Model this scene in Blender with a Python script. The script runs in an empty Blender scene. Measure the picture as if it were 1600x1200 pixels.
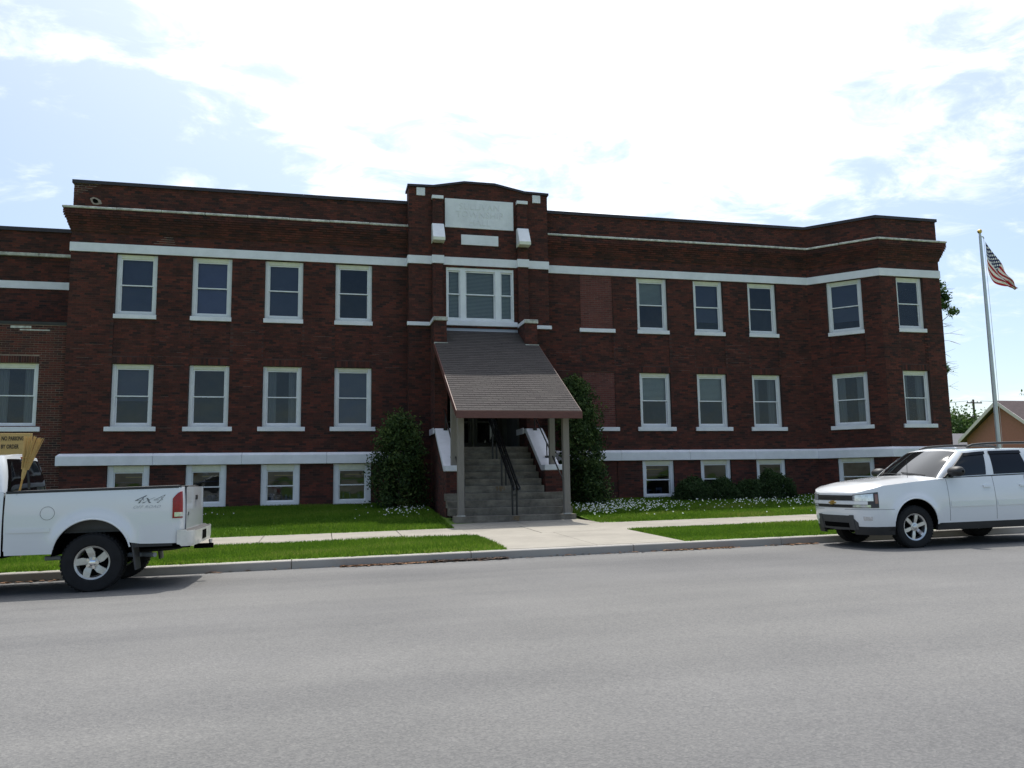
import bpy, bmesh, math, random
import numpy as np
from mathutils import Vector, Matrix
random.seed(7); rng = np.random.default_rng(11)
S = bpy.context.scene
COL = S.collection
# ------------------------------------------------------------------ camera, sky, sun, exposure
cam = bpy.data.cameras.new('camera'); cam_o = bpy.data.objects.new('camera', cam); COL.objects.link(cam_o)
cam.sensor_width = 36.0; cam.lens = 27.9; cam.clip_start = 0.1; cam.clip_end = 3000
CAMP = (0.0, -25.6, 1.42)
cam_o.matrix_world = Matrix(((0.97313, -0.01298, -0.22989, CAMP[0]), (-0.22973, -0.12212, -0.96556, CAMP[1]),
                             (-0.01554, 0.99243, -0.12182, CAMP[2]), (0, 0, 0, 1)))
S.camera = cam_o
S.render.resolution_x = 1024; S.render.resolution_y = 768
S.view_settings.view_transform = 'Standard'; S.view_settings.look = 'None'
S.view_settings.gamma = 1.0; S.view_settings.use_curve_mapping = False
S.view_settings.exposure = 0.32
SUN_EL, SUN_AZ = math.radians(65), math.radians(14)      # azimuth to the right of +Y (behind the building)
SUN = Vector((math.sin(SUN_AZ) * math.cos(SUN_EL), math.cos(SUN_AZ) * math.cos(SUN_EL), math.sin(SUN_EL)))
sl = bpy.data.lights.new('sun', 'SUN'); sl.energy = 3.6; sl.angle = math.radians(0.53); sl.color = (1.0, 0.95, 0.87)
so = bpy.data.objects.new('sun', sl); COL.objects.link(so); so.location = SUN * 60
so.rotation_euler = (-SUN).to_track_quat('-Z', 'Y').to_euler()
W = bpy.data.worlds.new('World'); S.world = W; W.use_nodes = True
def world():
    nt = W.node_tree; N = nt.nodes; L = nt.links; N.clear()
    out = N.new('ShaderNodeOutputWorld'); bg = N.new('ShaderNodeBackground'); bg.inputs[1].default_value = 0.13
    sky = N.new('ShaderNodeTexSky'); sky.sky_type = 'NISHITA'; sky.sun_disc = False
    sky.sun_elevation = SUN_EL; sky.sun_rotation = SUN_AZ; sky.air_density = 1.0; sky.dust_density = 0.8; sky.ozone_density = 1.2
    tc = N.new('ShaderNodeTexCoord')
    def math_(op, a, b=None, c=None):
        m = N.new('ShaderNodeMath'); m.operation = op
        for i, v in enumerate((a, b, c)):
            if v is None: continue
            if isinstance(v, (int, float)): m.inputs[i].default_value = v
            else: L.new(v, m.inputs[i])
        return m.outputs[0]
    sep = N.new('ShaderNodeSeparateXYZ'); L.new(tc.outputs['Generated'], sep.inputs[0])
    zz = math_('ADD', math_('MAXIMUM', sep.outputs[2], 0.0), 0.16)
    cb = N.new('ShaderNodeCombineXYZ'); L.new(math_('DIVIDE', sep.outputs[0], zz), cb.inputs[0]); L.new(math_('DIVIDE', sep.outputs[1], zz), cb.inputs[1])
    n1 = N.new('ShaderNodeTexNoise'); n1.inputs['Scale'].default_value = 0.9; n1.inputs['Detail'].default_value = 3; n1.inputs['Roughness'].default_value = 0.5
    n2 = N.new('ShaderNodeTexNoise'); n2.inputs['Scale'].default_value = 4.6; n2.inputs['Detail'].default_value = 9; n2.inputs['Roughness'].default_value = 0.62; n2.inputs['Distortion'].default_value = 0.5
    mp = N.new('ShaderNodeMapping'); mp.inputs['Location'].default_value = (3.1, 1.7, 0); mp.inputs['Scale'].default_value = (1.0, 1.35, 1)
    L.new(cb.outputs[0], mp.inputs[0]); L.new(mp.outputs[0], n1.inputs[0]); L.new(mp.outputs[0], n2.inputs[0])
    dt = N.new('ShaderNodeVectorMath'); dt.operation = 'DOT_PRODUCT'; dt.inputs[1].default_value = SUN
    nrm = N.new('ShaderNodeVectorMath'); nrm.operation = 'NORMALIZE'; L.new(tc.outputs['Generated'], nrm.inputs[0]); L.new(nrm.outputs[0], dt.inputs[0])
    d = math_('MAXIMUM', dt.outputs['Value'], 0.0)
    aur = math_('POWER', d, 3.0)
    dens = math_('ADD', math_('ADD', math_('MULTIPLY', n1.outputs[0], 0.75), math_('MULTIPLY', n2.outputs[0], 0.85)), math_('MULTIPLY', aur, 0.60))
    mr = N.new('ShaderNodeMapRange'); mr.interpolation_type = 'SMOOTHSTEP'; L.new(dens, mr.inputs[0])
    mr.inputs[1].default_value = 0.88; mr.inputs[2].default_value = 1.20
    veil = math_('MULTIPLY', math_('POWER', d, 1.6), 0.42); msk = math_('ADD', math_('MULTIPLY', mr.outputs[0], math_('SUBTRACT', 1.0, veil)), veil)
    cl = math_('MULTIPLY', math_('ADD', 5.4, math_('MULTIPLY', math_('POWER', d, 2.6), 13.0)), 1.0)
    cc = N.new('ShaderNodeCombineXYZ')
    for i, k in enumerate((0.97, 1.0, 1.06)): L.new(math_('MULTIPLY', cl, k), cc.inputs[i])
    mx = N.new('ShaderNodeMix'); mx.data_type = 'RGBA'
    L.new(msk, mx.inputs[0]); L.new(sky.outputs[0], mx.inputs[6]); L.new(cc.outputs[0], mx.inputs[7])
    L.new(mx.outputs[2], bg.inputs[0]); L.new(bg.outputs[0], out.inputs[0])
world()

# ------------------------------------------------------------------ materials
MATS = {}
def mat(name, col, rough=0.7, var=0.0, scale=8.0, metal=0.0, bump=0.0, bscale=None, spec=0.5, attr=None, coat=0.0, detail=5, streak=None, col2=None, stain=0.0, sscale=0.6, transl=0.0):
    """Principled material: base colour, noise variation between col*(1-var) and col*(1+var) (or col2), fine relief, stains."""
    m = bpy.data.materials.new(name); m.use_nodes = True; MATS[name] = m
    nt = m.node_tree; N = nt.nodes; L = nt.links; p = N['Principled BSDF']
    p.inputs['Roughness'].default_value = rough; p.inputs['Metallic'].default_value = metal
    p.inputs['Specular IOR Level'].default_value = spec; p.inputs['Coat Weight'].default_value = coat; p.inputs['Coat Roughness'].default_value = 0.04
    p.inputs['Base Color'].default_value = (*col, 1)
    tc = N.new('ShaderNodeTexCoord'); src = tc.outputs['Object']
    if streak:
        mp = N.new('ShaderNodeMapping'); mp.inputs['Scale'].default_value = streak; L.new(src, mp.inputs[0]); src = mp.outputs[0]
    out = None
    if var or col2:
        n = N.new('ShaderNodeTexNoise'); n.inputs['Scale'].default_value = scale; n.inputs['Detail'].default_value = detail; n.inputs['Roughness'].default_value = 0.65
        L.new(src, n.inputs[0])
        r = N.new('ShaderNodeValToRGB'); L.new(n.outputs[0], r.inputs[0])
        a = tuple(c * (1 - var) for c in col); b = col2 if col2 else tuple(min(1, c * (1 + var)) for c in col)
        r.color_ramp.elements[0].position = 0.32; r.color_ramp.elements[1].position = 0.68
        r.color_ramp.elements[0].color = (*a, 1); r.color_ramp.elements[1].color = (*b, 1); out = r.outputs[0]
    if attr:
        at = N.new('ShaderNodeAttribute'); at.attribute_name = attr[0]
        r = N.new('ShaderNodeValToRGB'); r.color_ramp.interpolation = 'LINEAR'; els = r.color_ramp.elements
        cs = attr[1]
        while len(els) < len(cs): els.new(0.5)
        for i, c in enumerate(cs): els[i].position = i / (len(cs) - 1); els[i].color = (*c, 1)
        L.new(at.outputs['Fac'], r.inputs[0])
        if out is None: out = r.outputs[0]
        else:
            mx = N.new('ShaderNodeMix'); mx.data_type = 'RGBA'; mx.blend_type = 'MULTIPLY'; mx.inputs[0].default_value = 1.0
            L.new(r.outputs[0], mx.inputs[6]); L.new(out, mx.inputs[7]); out = mx.outputs[2]
    if stain:
        n = N.new('ShaderNodeTexNoise'); n.inputs['Scale'].default_value = sscale; n.inputs['Detail'].default_value = 7; n.inputs['Roughness'].default_value = 0.7
        L.new(tc.outputs['Object'], n.inputs[0])
        r = N.new('ShaderNodeMapRange'); L.new(n.outputs[0], r.inputs[0]); r.inputs[1].default_value = 0.42; r.inputs[2].default_value = 0.72
        r.inputs[3].default_value = 1.0; r.inputs[4].default_value = 1.0 - stain
        mx = N.new('ShaderNodeMix'); mx.data_type = 'RGBA'; mx.blend_type = 'MULTIPLY'; mx.inputs[0].default_value = 1.0
        if out is None: mx.inputs[6].default_value = (*col, 1)
        else: L.new(out, mx.inputs[6])
        L.new(r.outputs[0], mx.inputs[7]); out = mx.outputs[2]
    if out is not None: L.new(out, p.inputs['Base Color'])
    if bump:
        n = N.new('ShaderNodeTexNoise'); n.inputs['Scale'].default_value = bscale or scale * 4; n.inputs['Detail'].default_value = 4
        L.new(src, n.inputs[0]); b = N.new('ShaderNodeBump'); b.inputs['Strength'].default_value = bump; b.inputs['Distance'].default_value = 0.02
        L.new(n.outputs[0], b.inputs['Height']); L.new(b.outputs[0], p.inputs['Normal'])
    if transl:
        t_ = N.new('ShaderNodeBsdfTranslucent'); ms = N.new('ShaderNodeMixShader'); ms.inputs[0].default_value = transl
        if out is not None: L.new(out, t_.inputs[0])
        L.new(p.outputs[0], ms.inputs[1]); L.new(t_.outputs[0], ms.inputs[2]); L.new(ms.outputs[0], N['Material Output'].inputs[0])
    return m
BR = [(0.026, 0.0105, 0.0095), (0.062, 0.0165, 0.0120), (0.094, 0.0225, 0.0150), (0.132, 0.0290, 0.0180), (0.060, 0.0205, 0.0155), (0.190, 0.0450, 0.0265)]
mat('brick', (1, 1, 1), 0.88, 0.22, 14, attr=('tone', BR), bump=0.25, bscale=90, stain=0.62, sscale=1.1)
mat('brick_new', (1, 1, 1), 0.88, 0.15, 14, attr=('tone', [(0.085, 0.024, 0.022), (0.130, 0.035, 0.030), (0.160, 0.046, 0.038), (0.105, 0.033, 0.031)]), bump=0.2, bscale=90)
mat('mortar', (0.060, 0.030, 0.026), 0.95, 0.6, 1.2, bump=0.3, bscale=60, detail=8)
mat('mortar_mid', (0.15, 0.105, 0.09), 0.95, 0.35, 3, bump=0.3, bscale=60)
mat('mortar_annex', (0.23, 0.165, 0.135), 0.95, 0.35, 2, bump=0.3, bscale=60)
mat('mortar_light', (0.30, 0.24, 0.20), 0.95, 0.3, 3, bump=0.3, bscale=60)
mat('white_paint', (0.73, 0.72, 0.765), 0.55, 0.05, 3, bump=0.06, bscale=40, stain=0.13, sscale=1.3)
mat('white_frame', (0.73, 0.725, 0.755), 0.45, 0.04, 5, stain=0.10, sscale=2.0)
mat('cream_paint', (0.70, 0.68, 0.58), 0.5, 0.06, 6, stain=0.12, sscale=2.5)
mat('weathered_stone', (0.50, 0.49, 0.44), 0.85, 0.35, 7, bump=0.3, bscale=50, stain=0.4, sscale=3)
mat('coping_metal', (0.030, 0.022, 0.026), 0.45, 0.2, 3, metal=0.2)
mat('roof_tar', (0.04, 0.04, 0.04), 0.9, 0.2, 3)
mat('plaster', (0.32, 0.31, 0.28), 0.9, 0.1, 2)
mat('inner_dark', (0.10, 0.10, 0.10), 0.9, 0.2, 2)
mat('blind', (0.62, 0.63, 0.60), 0.6, 0.05, 4)
mat('curtain', (0.42, 0.42, 0.44), 0.9, 0.12, 3, streak=(9, 9, 0.4))
mat('shade_cloth', (0.11, 0.115, 0.19), 0.9, 0.06, 3)
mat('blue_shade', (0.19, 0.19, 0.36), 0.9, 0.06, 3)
mat('screen', (0.07, 0.075, 0.085), 0.6, 0.1, 5)
mat('shingle', (1, 1, 1), 0.92, 0.22, 40, attr=('tone', [(0.042, 0.034, 0.033), (0.050, 0.042, 0.040), (0.060, 0.050, 0.047)]), bump=0.4, bscale=160)
mat('fascia_paint', (0.105, 0.038, 0.030), 0.6, 0.18, 7, streak=(1, 6, 6))
mat('post_wood', (0.20, 0.178, 0.155), 0.8, 0.15, 5, streak=(14, 14, 0.8), bump=0.15, bscale=20)
mat('soffit_wood', (0.07, 0.05, 0.04), 0.8, 0.2, 5)
mat('door_paint', (0.035, 0.027, 0.024), 0.5, 0.15, 4)
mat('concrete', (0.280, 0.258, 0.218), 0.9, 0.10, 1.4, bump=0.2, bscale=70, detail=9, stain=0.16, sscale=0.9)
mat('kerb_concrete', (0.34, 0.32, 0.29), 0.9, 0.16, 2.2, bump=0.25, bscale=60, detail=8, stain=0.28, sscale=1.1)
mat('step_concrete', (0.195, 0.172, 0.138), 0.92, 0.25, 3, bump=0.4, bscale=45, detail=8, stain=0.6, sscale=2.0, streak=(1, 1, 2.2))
mat('rust', (0.15, 0.105, 0.06), 0.9, 0.3, 14)
mat('black_iron', (0.012, 0.012, 0.013), 0.4, 0.2, 8, metal=0.3)
mat('soil', (0.075, 0.065, 0.035), 1.0, 0.4, 4)
mat('turf', (0.09, 0.185, 0.015), 1.0, 0.3, 1.6, col2=(0.14, 0.23, 0.025), detail=8)
G1 = [(0.070, 0.150, 0.012), (0.105, 0.205, 0.016), (0.155, 0.255, 0.026), (0.280, 0.285, 0.080)]
mat('grass', (1, 1, 1), 0.75, 0.2, 0.9, attr=('tone', G1), spec=0.2, transl=0.5)
mat('flower', (0.78, 0.80, 0.78), 0.8)
mat('arbor_leaf', (1, 1, 1), 0.75, 0.1, 3, attr=('tone', [(0.020, 0.040, 0.014), (0.040, 0.075, 0.022), (0.075, 0.115, 0.032), (0.13, 0.17, 0.05)]), spec=0.25, transl=0.3)
mat('yew_leaf', (1, 1, 1), 0.75, 0.1, 3, attr=('tone', [(0.016, 0.034, 0.012), (0.030, 0.060, 0.018), (0.055, 0.092, 0.026)]), spec=0.25, transl=0.3)
mat('tree_leaf', (1, 1, 1), 0.75, 0.1, 3, attr=('tone', [(0.030, 0.062, 0.018), (0.060, 0.11, 0.028), (0.095, 0.155, 0.04)]), spec=0.25, transl=0.3)
mat('bark', (0.085, 0.065, 0.048), 0.95, 0.3, 6, bump=0.5, bscale=20, streak=(5, 5, 0.8))
mat('tyre', (0.016, 0.016, 0.017), 0.85, 0.2, 10, bump=0.2, bscale=60, spec=0.3)
mat('alloy', (0.58, 0.58, 0.58), 0.33, 0.06, 9, metal=0.85)
mat('alloy_worn', (0.50, 0.49, 0.46), 0.42, 0.15, 9, metal=0.75)
mat('chrome', (0.72, 0.73, 0.75), 0.13, metal=1.0)
mat('car_white', (0.72, 0.735, 0.75), 0.28, 0.02, 1.5, coat=1.0, stain=0.04, sscale=1.0)
mat('truck_white', (0.68, 0.70, 0.715), 0.32, 0.03, 1.2, coat=1.0, stain=0.07, sscale=1.2)
mat('dirty_white', (0.66, 0.64, 0.59), 0.4, 0.12, 3, coat=0.3, stain=0.2, sscale=2.5)
mat('black_plastic', (0.018, 0.018, 0.019), 0.55, 0.15, 10)
mat('dark_grey_plastic', (0.05, 0.05, 0.052), 0.6, 0.15, 10)
mat('under_black', (0.005, 0.005, 0.005), 1.0, spec=0.02)
mat('car_glass', (0.006, 0.007, 0.008), 0.03, spec=0.5)
mat('tint_glass', (0.004, 0.004, 0.005), 0.05, spec=0.35)
mat('seat_cloth', (0.16, 0.15, 0.14), 0.9)
mat('lamp_clear', (0.62, 0.64, 0.66), 0.12, 0.25, 22, metal=0.55, coat=1.0)
mat('lamp_red', (0.26, 0.004, 0.010), 0.25, 0.2, 30, coat=0.3, spec=0.3)
mat('lamp_amber', (0.16, 0.04, 0.028), 0.2, coat=1.0)
mat('gold', (0.62, 0.42, 0.13), 0.3, metal=0.9)
mat('decal_grey', (0.10, 0.11, 0.12), 0.4)
mat('decal_light', (0.42, 0.44, 0.47), 0.4)
mat('seam', (0.16, 0.16, 0.17), 0.7)
mat('straw', (0.50, 0.33, 0.12), 0.85, 0.25, 6, streak=(30, 30, 1))
mat('broom_wood', (0.48, 0.27, 0.07), 0.6, 0.15, 5)
mat('sign_tan', (0.46, 0.30, 0.115), 0.7, 0.10, 3, streak=(1.5, 1, 10))
mat('sign_black', (0.03, 0.022, 0.015), 0.7)
mat('sign_post', (0.30, 0.22, 0.13), 0.85, 0.2, 5, streak=(8, 8, 0.8))
mat('pole_metal', (0.46, 0.47, 0.48), 0.42, 0.06, 3, metal=0.55)
mat('wood_pole', (0.11, 0.09, 0.075), 0.95, 0.3, 4, streak=(8, 8, 0.6))
mat('grey_metal', (0.28, 0.30, 0.32), 0.5, metal=0.3)
mat('wire', (0.05, 0.05, 0.055), 0.7)
mat('house_brick', (1, 1, 1), 0.9, 0.12, 6, attr=('tone', [(0.25, 0.095, 0.078), (0.31, 0.125, 0.105)]))
mat('house_roof', (0.060, 0.040, 0.042), 0.9, 0.2, 4)
mat('grey_roof', (0.11, 0.108, 0.115), 0.9, 0.12, 4)
mat('house_trim', (0.47, 0.41, 0.42), 0.7, 0.08, 4)
mat('litter', (1, 1, 1), 0.95, 0.2, 9, attr=('tone', [(0.04, 0.025, 0.018), (0.15, 0.075, 0.035), (0.28, 0.15, 0.07)]))
mat('book', (1, 1, 1), 0.8, 0.1, 9, attr=('tone', [(0.3, 0.3, 0.3), (0.10, 0.12, 0.2), (0.45, 0.42, 0.36)]))
mat('tube_lamp', (0.75, 0.62, 0.25), 0.5)
mat('letter', (0.665, 0.655, 0.695), 0.6)

def asphalt():
    m = bpy.data.materials.new('asphalt'); m.use_nodes = True; MATS['asphalt'] = m
    nt = m.node_tree; N = nt.nodes; L = nt.links; p = N['Principled BSDF']; p.inputs['Roughness'].default_value = 0.85; p.inputs['Specular IOR Level'].default_value = 0.35
    tc = N.new('ShaderNodeTexCoord'); o = tc.outputs['Object']
    def noise(scale, det, mp=None, ro=0.6):
        n = N.new('ShaderNodeTexNoise'); n.inputs['Scale'].default_value = scale; n.inputs['Detail'].default_value = det; n.inputs['Roughness'].default_value = ro
        if mp:
            q = N.new('ShaderNodeMapping'); q.inputs['Scale'].default_value = mp; L.new(o, q.inputs[0]); L.new(q.outputs[0], n.inputs[0])
        else: L.new(o, n.inputs[0])
        return n.outputs[0]
    def ramp(x, a, b, ca, cb_):
        r = N.new('ShaderNodeValToRGB'); r.color_ramp.elements[0].position = a; r.color_ramp.elements[1].position = b
        r.color_ramp.elements[0].color = (*ca, 1); r.color_ramp.elements[1].color = (*cb_, 1); L.new(x, r.inputs[0]); return r.outputs[0]
    def mul(a, b, f=1.0):
        x = N.new('ShaderNodeMix'); x.data_type = 'RGBA'; x.blend_type = 'MULTIPLY'; x.inputs[0].default_value = f; L.new(a, x.inputs[6]); L.new(b, x.inputs[7]); return x.outputs[2]
    base = ramp(noise(0.35, 7), 0.3, 0.7, (0.116, 0.116, 0.115), (0.148, 0.147, 0.144))
    lane = ramp(noise(0.55, 3, (0.06, 1.0, 1)), 0.33, 0.67, (0.80, 0.80, 0.81), (1.09, 1.085, 1.07))
    v = N.new('ShaderNodeTexVoronoi'); v.inputs['Scale'].default_value = 75; L.new(o, v.inputs[0])
    agg = ramp(v.outputs['Color'], 0.1, 0.95, (0.80, 0.80, 0.81), (1.22, 1.21, 1.19))
    fine = ramp(noise(38, 5, None, 0.75), 0.33, 0.68, (0.82, 0.82, 0.83), (1.17, 1.165, 1.15))
    spk = ramp(noise(55, 2, None, 0.5), 0.70, 0.76, (1, 1, 1), (1.45, 1.42, 1.36))
    dark = ramp(noise(2.3, 8, None, 0.8), 0.70, 0.80, (1, 1, 1), (0.82, 0.82, 0.83))
    drip = ramp(noise(1.1, 9, (0.35, 1.6, 1), 0.72), 0.60, 0.74, (1, 1, 1), (0.84, 0.84, 0.85))
    pale = ramp(noise(0.22, 5, (0.5, 1.0, 1), 0.6), 0.40, 0.62, (0.93, 0.93, 0.94), (1.06, 1.055, 1.04))
    c = mul(mul(mul(mul(mul(mul(mul(base, lane), agg, 0.8), fine), spk), dark), drip), pale)
    L.new(c, p.inputs['Base Color'])
    b = N.new('ShaderNodeBump'); b.inputs['Strength'].default_value = 0.5; b.inputs['Distance'].default_value = 0.006
    L.new(v.outputs['Distance'], b.inputs['Height']); L.new(b.outputs[0], p.inputs['Normal'])
asphalt()
def glass():
    m = bpy.data.materials.new('pane_glass'); m.use_nodes = True; MATS['pane_glass'] = m
    nt = m.node_tree; N = nt.nodes; L = nt.links; N.remove(N['Principled BSDF']); out = N['Material Output']
    tr = N.new('ShaderNodeBsdfTransparent'); tr.inputs[0].default_value = (0.62, 0.66, 0.68, 1)
    gl = N.new('ShaderNodeBsdfGlossy'); gl.inputs['Roughness'].default_value = 0.03; gl.inputs[0].default_value = (0.85, 0.92, 1.0, 1)
    fr = N.new('ShaderNodeFresnel'); fr.inputs[0].default_value = 1.5
    tc = N.new('ShaderNodeTexCoord'); n = N.new('ShaderNodeTexNoise'); n.inputs['Scale'].default_value = 1.1; L.new(tc.outputs['Object'], n.inputs[0])
    b = N.new('ShaderNodeBump'); b.inputs['Strength'].default_value = 0.3; b.inputs['Distance'].default_value = 0.05; L.new(n.outputs[0], b.inputs['Height'])
    L.new(b.outputs[0], gl.inputs['Normal'])
    mx = N.new('ShaderNodeMixShader'); L.new(fr.outputs[0], mx.inputs[0]); L.new(tr.outputs[0], mx.inputs[1]); L.new(gl.outputs[0], mx.inputs[2]); L.new(mx.outputs[0], out.inputs[0])
glass()
def flag_mat():
    m = bpy.data.materials.new('flag_cloth'); m.use_nodes = True; MATS['flag_cloth'] = m
    nt = m.node_tree; N = nt.nodes; L = nt.links; p = N['Principled BSDF']; p.inputs['Roughness'].default_value = 0.8
    def math_(op, a, b=None):
        q = N.new('ShaderNodeMath'); q.operation = op
        for i, v in enumerate((a, b)):
            if v is None: continue
            if isinstance(v, (int, float)): q.inputs[i].default_value = v
            else: L.new(v, q.inputs[i])
        return q.outputs[0]
    uv = N.new('ShaderNodeUVMap'); s = N.new('ShaderNodeSeparateXYZ'); L.new(uv.outputs[0], s.inputs[0]); u, v = s.outputs[0], s.outputs[1]
    stripe = math_('MODULO', math_('FLOOR', math_('MULTIPLY', v, 13.0)), 2.0)          # 0 = red rows from the bottom
    mx = N.new('ShaderNodeMix'); mx.data_type = 'RGBA'; L.new(stripe, mx.inputs[0]); mx.inputs[6].default_value = (0.36, 0.02, 0.035, 1); mx.inputs[7].default_value = (0.70, 0.68, 0.66, 1)
    canton = math_('MULTIPLY', math_('LESS_THAN', u, 0.4), math_('GREATER_THAN', v, 6 / 13))
    a = math_('MULTIPLY', u, 11 / 0.4 * 0.5); b = math_('MULTIPLY', math_('SUBTRACT', v, 6 / 13), 9 / (7 / 13) * 0.5)
    def cell(off):
        fx = math_('SUBTRACT', math_('FRACT', math_('ADD', a, off)), 0.5); fy = math_('SUBTRACT', math_('FRACT', math_('ADD', b, off)), 0.5)
        return math_('LESS_THAN', math_('ADD', math_('MULTIPLY', fx, fx), math_('MULTIPLY', fy, fy)), 0.05)
    star = math_('MAXIMUM', cell(0.25), cell(0.75))
    m2 = N.new('ShaderNodeMix'); m2.data_type = 'RGBA'; L.new(star, m2.inputs[0]); m2.inputs[6].default_value = (0.018, 0.022, 0.085, 1); m2.inputs[7].default_value = (0.68, 0.68, 0.70, 1)
    m3 = N.new('ShaderNodeMix'); m3.data_type = 'RGBA'; L.new(canton, m3.inputs[0]); L.new(mx.outputs[2], m3.inputs[6]); L.new(m2.outputs[2], m3.inputs[7])
    L.new(m3.outputs[2], p.inputs['Base Color'])
    tl = N.new('ShaderNodeBsdfTranslucent'); L.new(m3.outputs[2], tl.inputs[0]); ms = N.new('ShaderNodeMixShader'); ms.inputs[0].default_value = 0.10
    L.new(p.outputs[0], ms.inputs[1]); L.new(tl.outputs[0], ms.inputs[2]); L.new(ms.outputs[0], N['Material Output'].inputs[0])
flag_mat()

# ------------------------------------------------------------------ helpers
def tag(o, label=None, cat=None, group=None, kind=None):
    if label: o['label'] = label
    if cat: o['category'] = cat
    if group: o['group'] = group
    if kind: o['kind'] = kind
    return o
def empty(name, loc, label, cat, rz=0.0, group=None):
    o = bpy.data.objects.new(name, None); COL.objects.link(o); o.location = loc; o.rotation_euler = (0, 0, rz); o.empty_display_size = 0.3
    return tag(o, label, cat, group)
def link(name, me, m, parent=None, local=False):
    if m is not None and not me.materials: me.materials.append(MATS[m])
    o = bpy.data.objects.new(name, me); COL.objects.link(o)
    if parent is not None:
        o.parent = parent
        if not local:
            mw = Matrix.LocRotScale(parent.location, parent.rotation_euler, None)
            p = parent.parent
            o.matrix_parent_inverse = mw.inverted() if p is None else Matrix.Identity(4)
    return o
class MB:
    def __init__(s): s.v = []; s.f = []; s.t = []
    def quad(s, *p, tone=0.5):
        n = len(s.v); s.v += [tuple(q) for q in p]; s.f.append(tuple(range(n, n + len(p)))); s.t.append(tone); return s
    def box(s, x0, x1, y0, y1, z0, z1, tone=0.5):
        n = len(s.v); s.v += [(x0, y0, z0), (x1, y0, z0), (x1, y1, z0), (x0, y1, z0), (x0, y0, z1), (x1, y0, z1), (x1, y1, z1), (x0, y1, z1)]
        for q in ((0, 3, 2, 1), (4, 5, 6, 7), (0, 1, 5, 4), (1, 2, 6, 5), (2, 3, 7, 6), (3, 0, 4, 7)): s.f.append(tuple(n + i for i in q)); s.t.append(tone)
        return s
    def hexa(s, p8, tone=0.5):
        n = len(s.v); s.v += [tuple(q) for q in p8]
        for q in ((0, 3, 2, 1), (4, 5, 6, 7), (0, 1, 5, 4), (1, 2, 6, 5), (2, 3, 7, 6), (3, 0, 4, 7)): s.f.append(tuple(n + i for i in q)); s.t.append(tone)
        return s
    def prism(s, poly, fn0, fn1, tone=0.5):
        """closed polygon extruded between two placements"""
        n = len(s.v); k = len(poly); s.v += [tuple(fn0(p)) for p in poly] + [tuple(fn1(p)) for p in poly]
        s.f.append(tuple(range(n + k - 1, n - 1, -1))); s.t.append(tone); s.f.append(tuple(range(n + k, n + 2 * k))); s.t.append(tone)
        for i in range(k): j = (i + 1) % k; s.f.append((n + i, n + j, n + k + j, n + k + i)); s.t.append(tone)
        return s
    def grid(s, P, tone=0.5, closed_u=False):
        n = len(s.v); a = len(P); b = len(P[0])
        for r in P: s.v += [tuple(q) for q in r]
        for i in range(a - 1 + (1 if closed_u else 0)):
            for j in range(b - 1):
                i2 = (i + 1) % a
                s.f.append((n + i * b + j, n + i2 * b + j, n + i2 * b + j + 1, n + i * b + j + 1)); s.t.append(tone)
        return s
    def tube(s, path, r, n=8, caps=True, tone=0.5):
        path = [Vector(p) for p in path]; rs = r if isinstance(r, (list, tuple)) else [r] * len(path); rings = []
        ref = None
        for i, p in enumerate(path):
            d = (path[min(i + 1, len(path) - 1)] - path[max(i - 1, 0)]).normalized()
            if ref is None: ref = Vector((0, 0, 1)) if abs(d.z) < 0.9 else Vector((1, 0, 0))
            u = d.cross(ref); u.normalize(); w = u.cross(d); ref = w
            rings.append([p + (u * math.cos(2 * math.pi * k / n) + w * math.sin(2 * math.pi * k / n)) * rs[i] for k in range(n)])
        b = len(s.v)
        for q in rings: s.v += [tuple(x) for x in q]
        for i in range(len(rings) - 1):
            for k in range(n): k2 = (k + 1) % n; s.f.append((b + i * n + k, b + i * n + k2, b + (i + 1) * n + k2, b + (i + 1) * n + k)); s.t.append(tone)
        if caps:
            s.f.append(tuple(b + k for k in reversed(range(n)))); s.t.append(tone); e = b + (len(rings) - 1) * n
            s.f.append(tuple(e + k for k in range(n))); s.t.append(tone)
        return s
    def lathe(s, prof, fn, n=32, tone=0.5, a0=0, a1=2 * math.pi):
        """profile [(r, h)] turned about an axis; fn(r*cos, r*sin, h) -> point"""
        full = abs(a1 - a0 - 2 * math.pi) < 1e-6; m = n if full else n + 1
        P = [[fn(r * math.cos(a0 + (a1 - a0) * k / n), r * math.sin(a0 + (a1 - a0) * k / n), h) for (r, h) in prof] for k in range(m)]
        return s.grid(P, tone, closed_u=full)
    def mesh(s, name, smooth=None, bevel=0.0, seg=1, tones=True):
        me = bpy.data.meshes.new(name); me.from_pydata(s.v, [], s.f); me.validate()
        if bevel or smooth is not None:
            b = bmesh.new(); b.from_mesh(me); bmesh.ops.remove_doubles(b, verts=b.verts, dist=1e-5); bmesh.ops.recalc_face_normals(b, faces=b.faces)
            if bevel:
                ed = [e for e in b.edges if len(e.link_faces) == 2 and e.calc_face_angle(0) > 0.5]
                bmesh.ops.bevel(b, geom=ed, offset=bevel, offset_type='OFFSET', segments=seg, affect='EDGES', profile=0.6)
            b.to_mesh(me); b.free(); tones = False
        if tones and len(me.polygons) == len(s.t):
            at = me.attributes.new('tone', 'FLOAT', 'FACE'); at.data.foreach_set('value', np.array(s.t, dtype=np.float32))
        if smooth is not None:
            me.polygons.foreach_set('use_smooth', np.ones(len(me.polygons), dtype=bool)); me.set_sharp_from_angle(angle=math.radians(smooth))
        me.update(); return me
    def build(s, name, m, parent=None, smooth=None, bevel=0.0, seg=1, local=False, tones=True):
        return link(name, s.mesh(name, smooth, bevel, seg, tones), m, parent, local)
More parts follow.
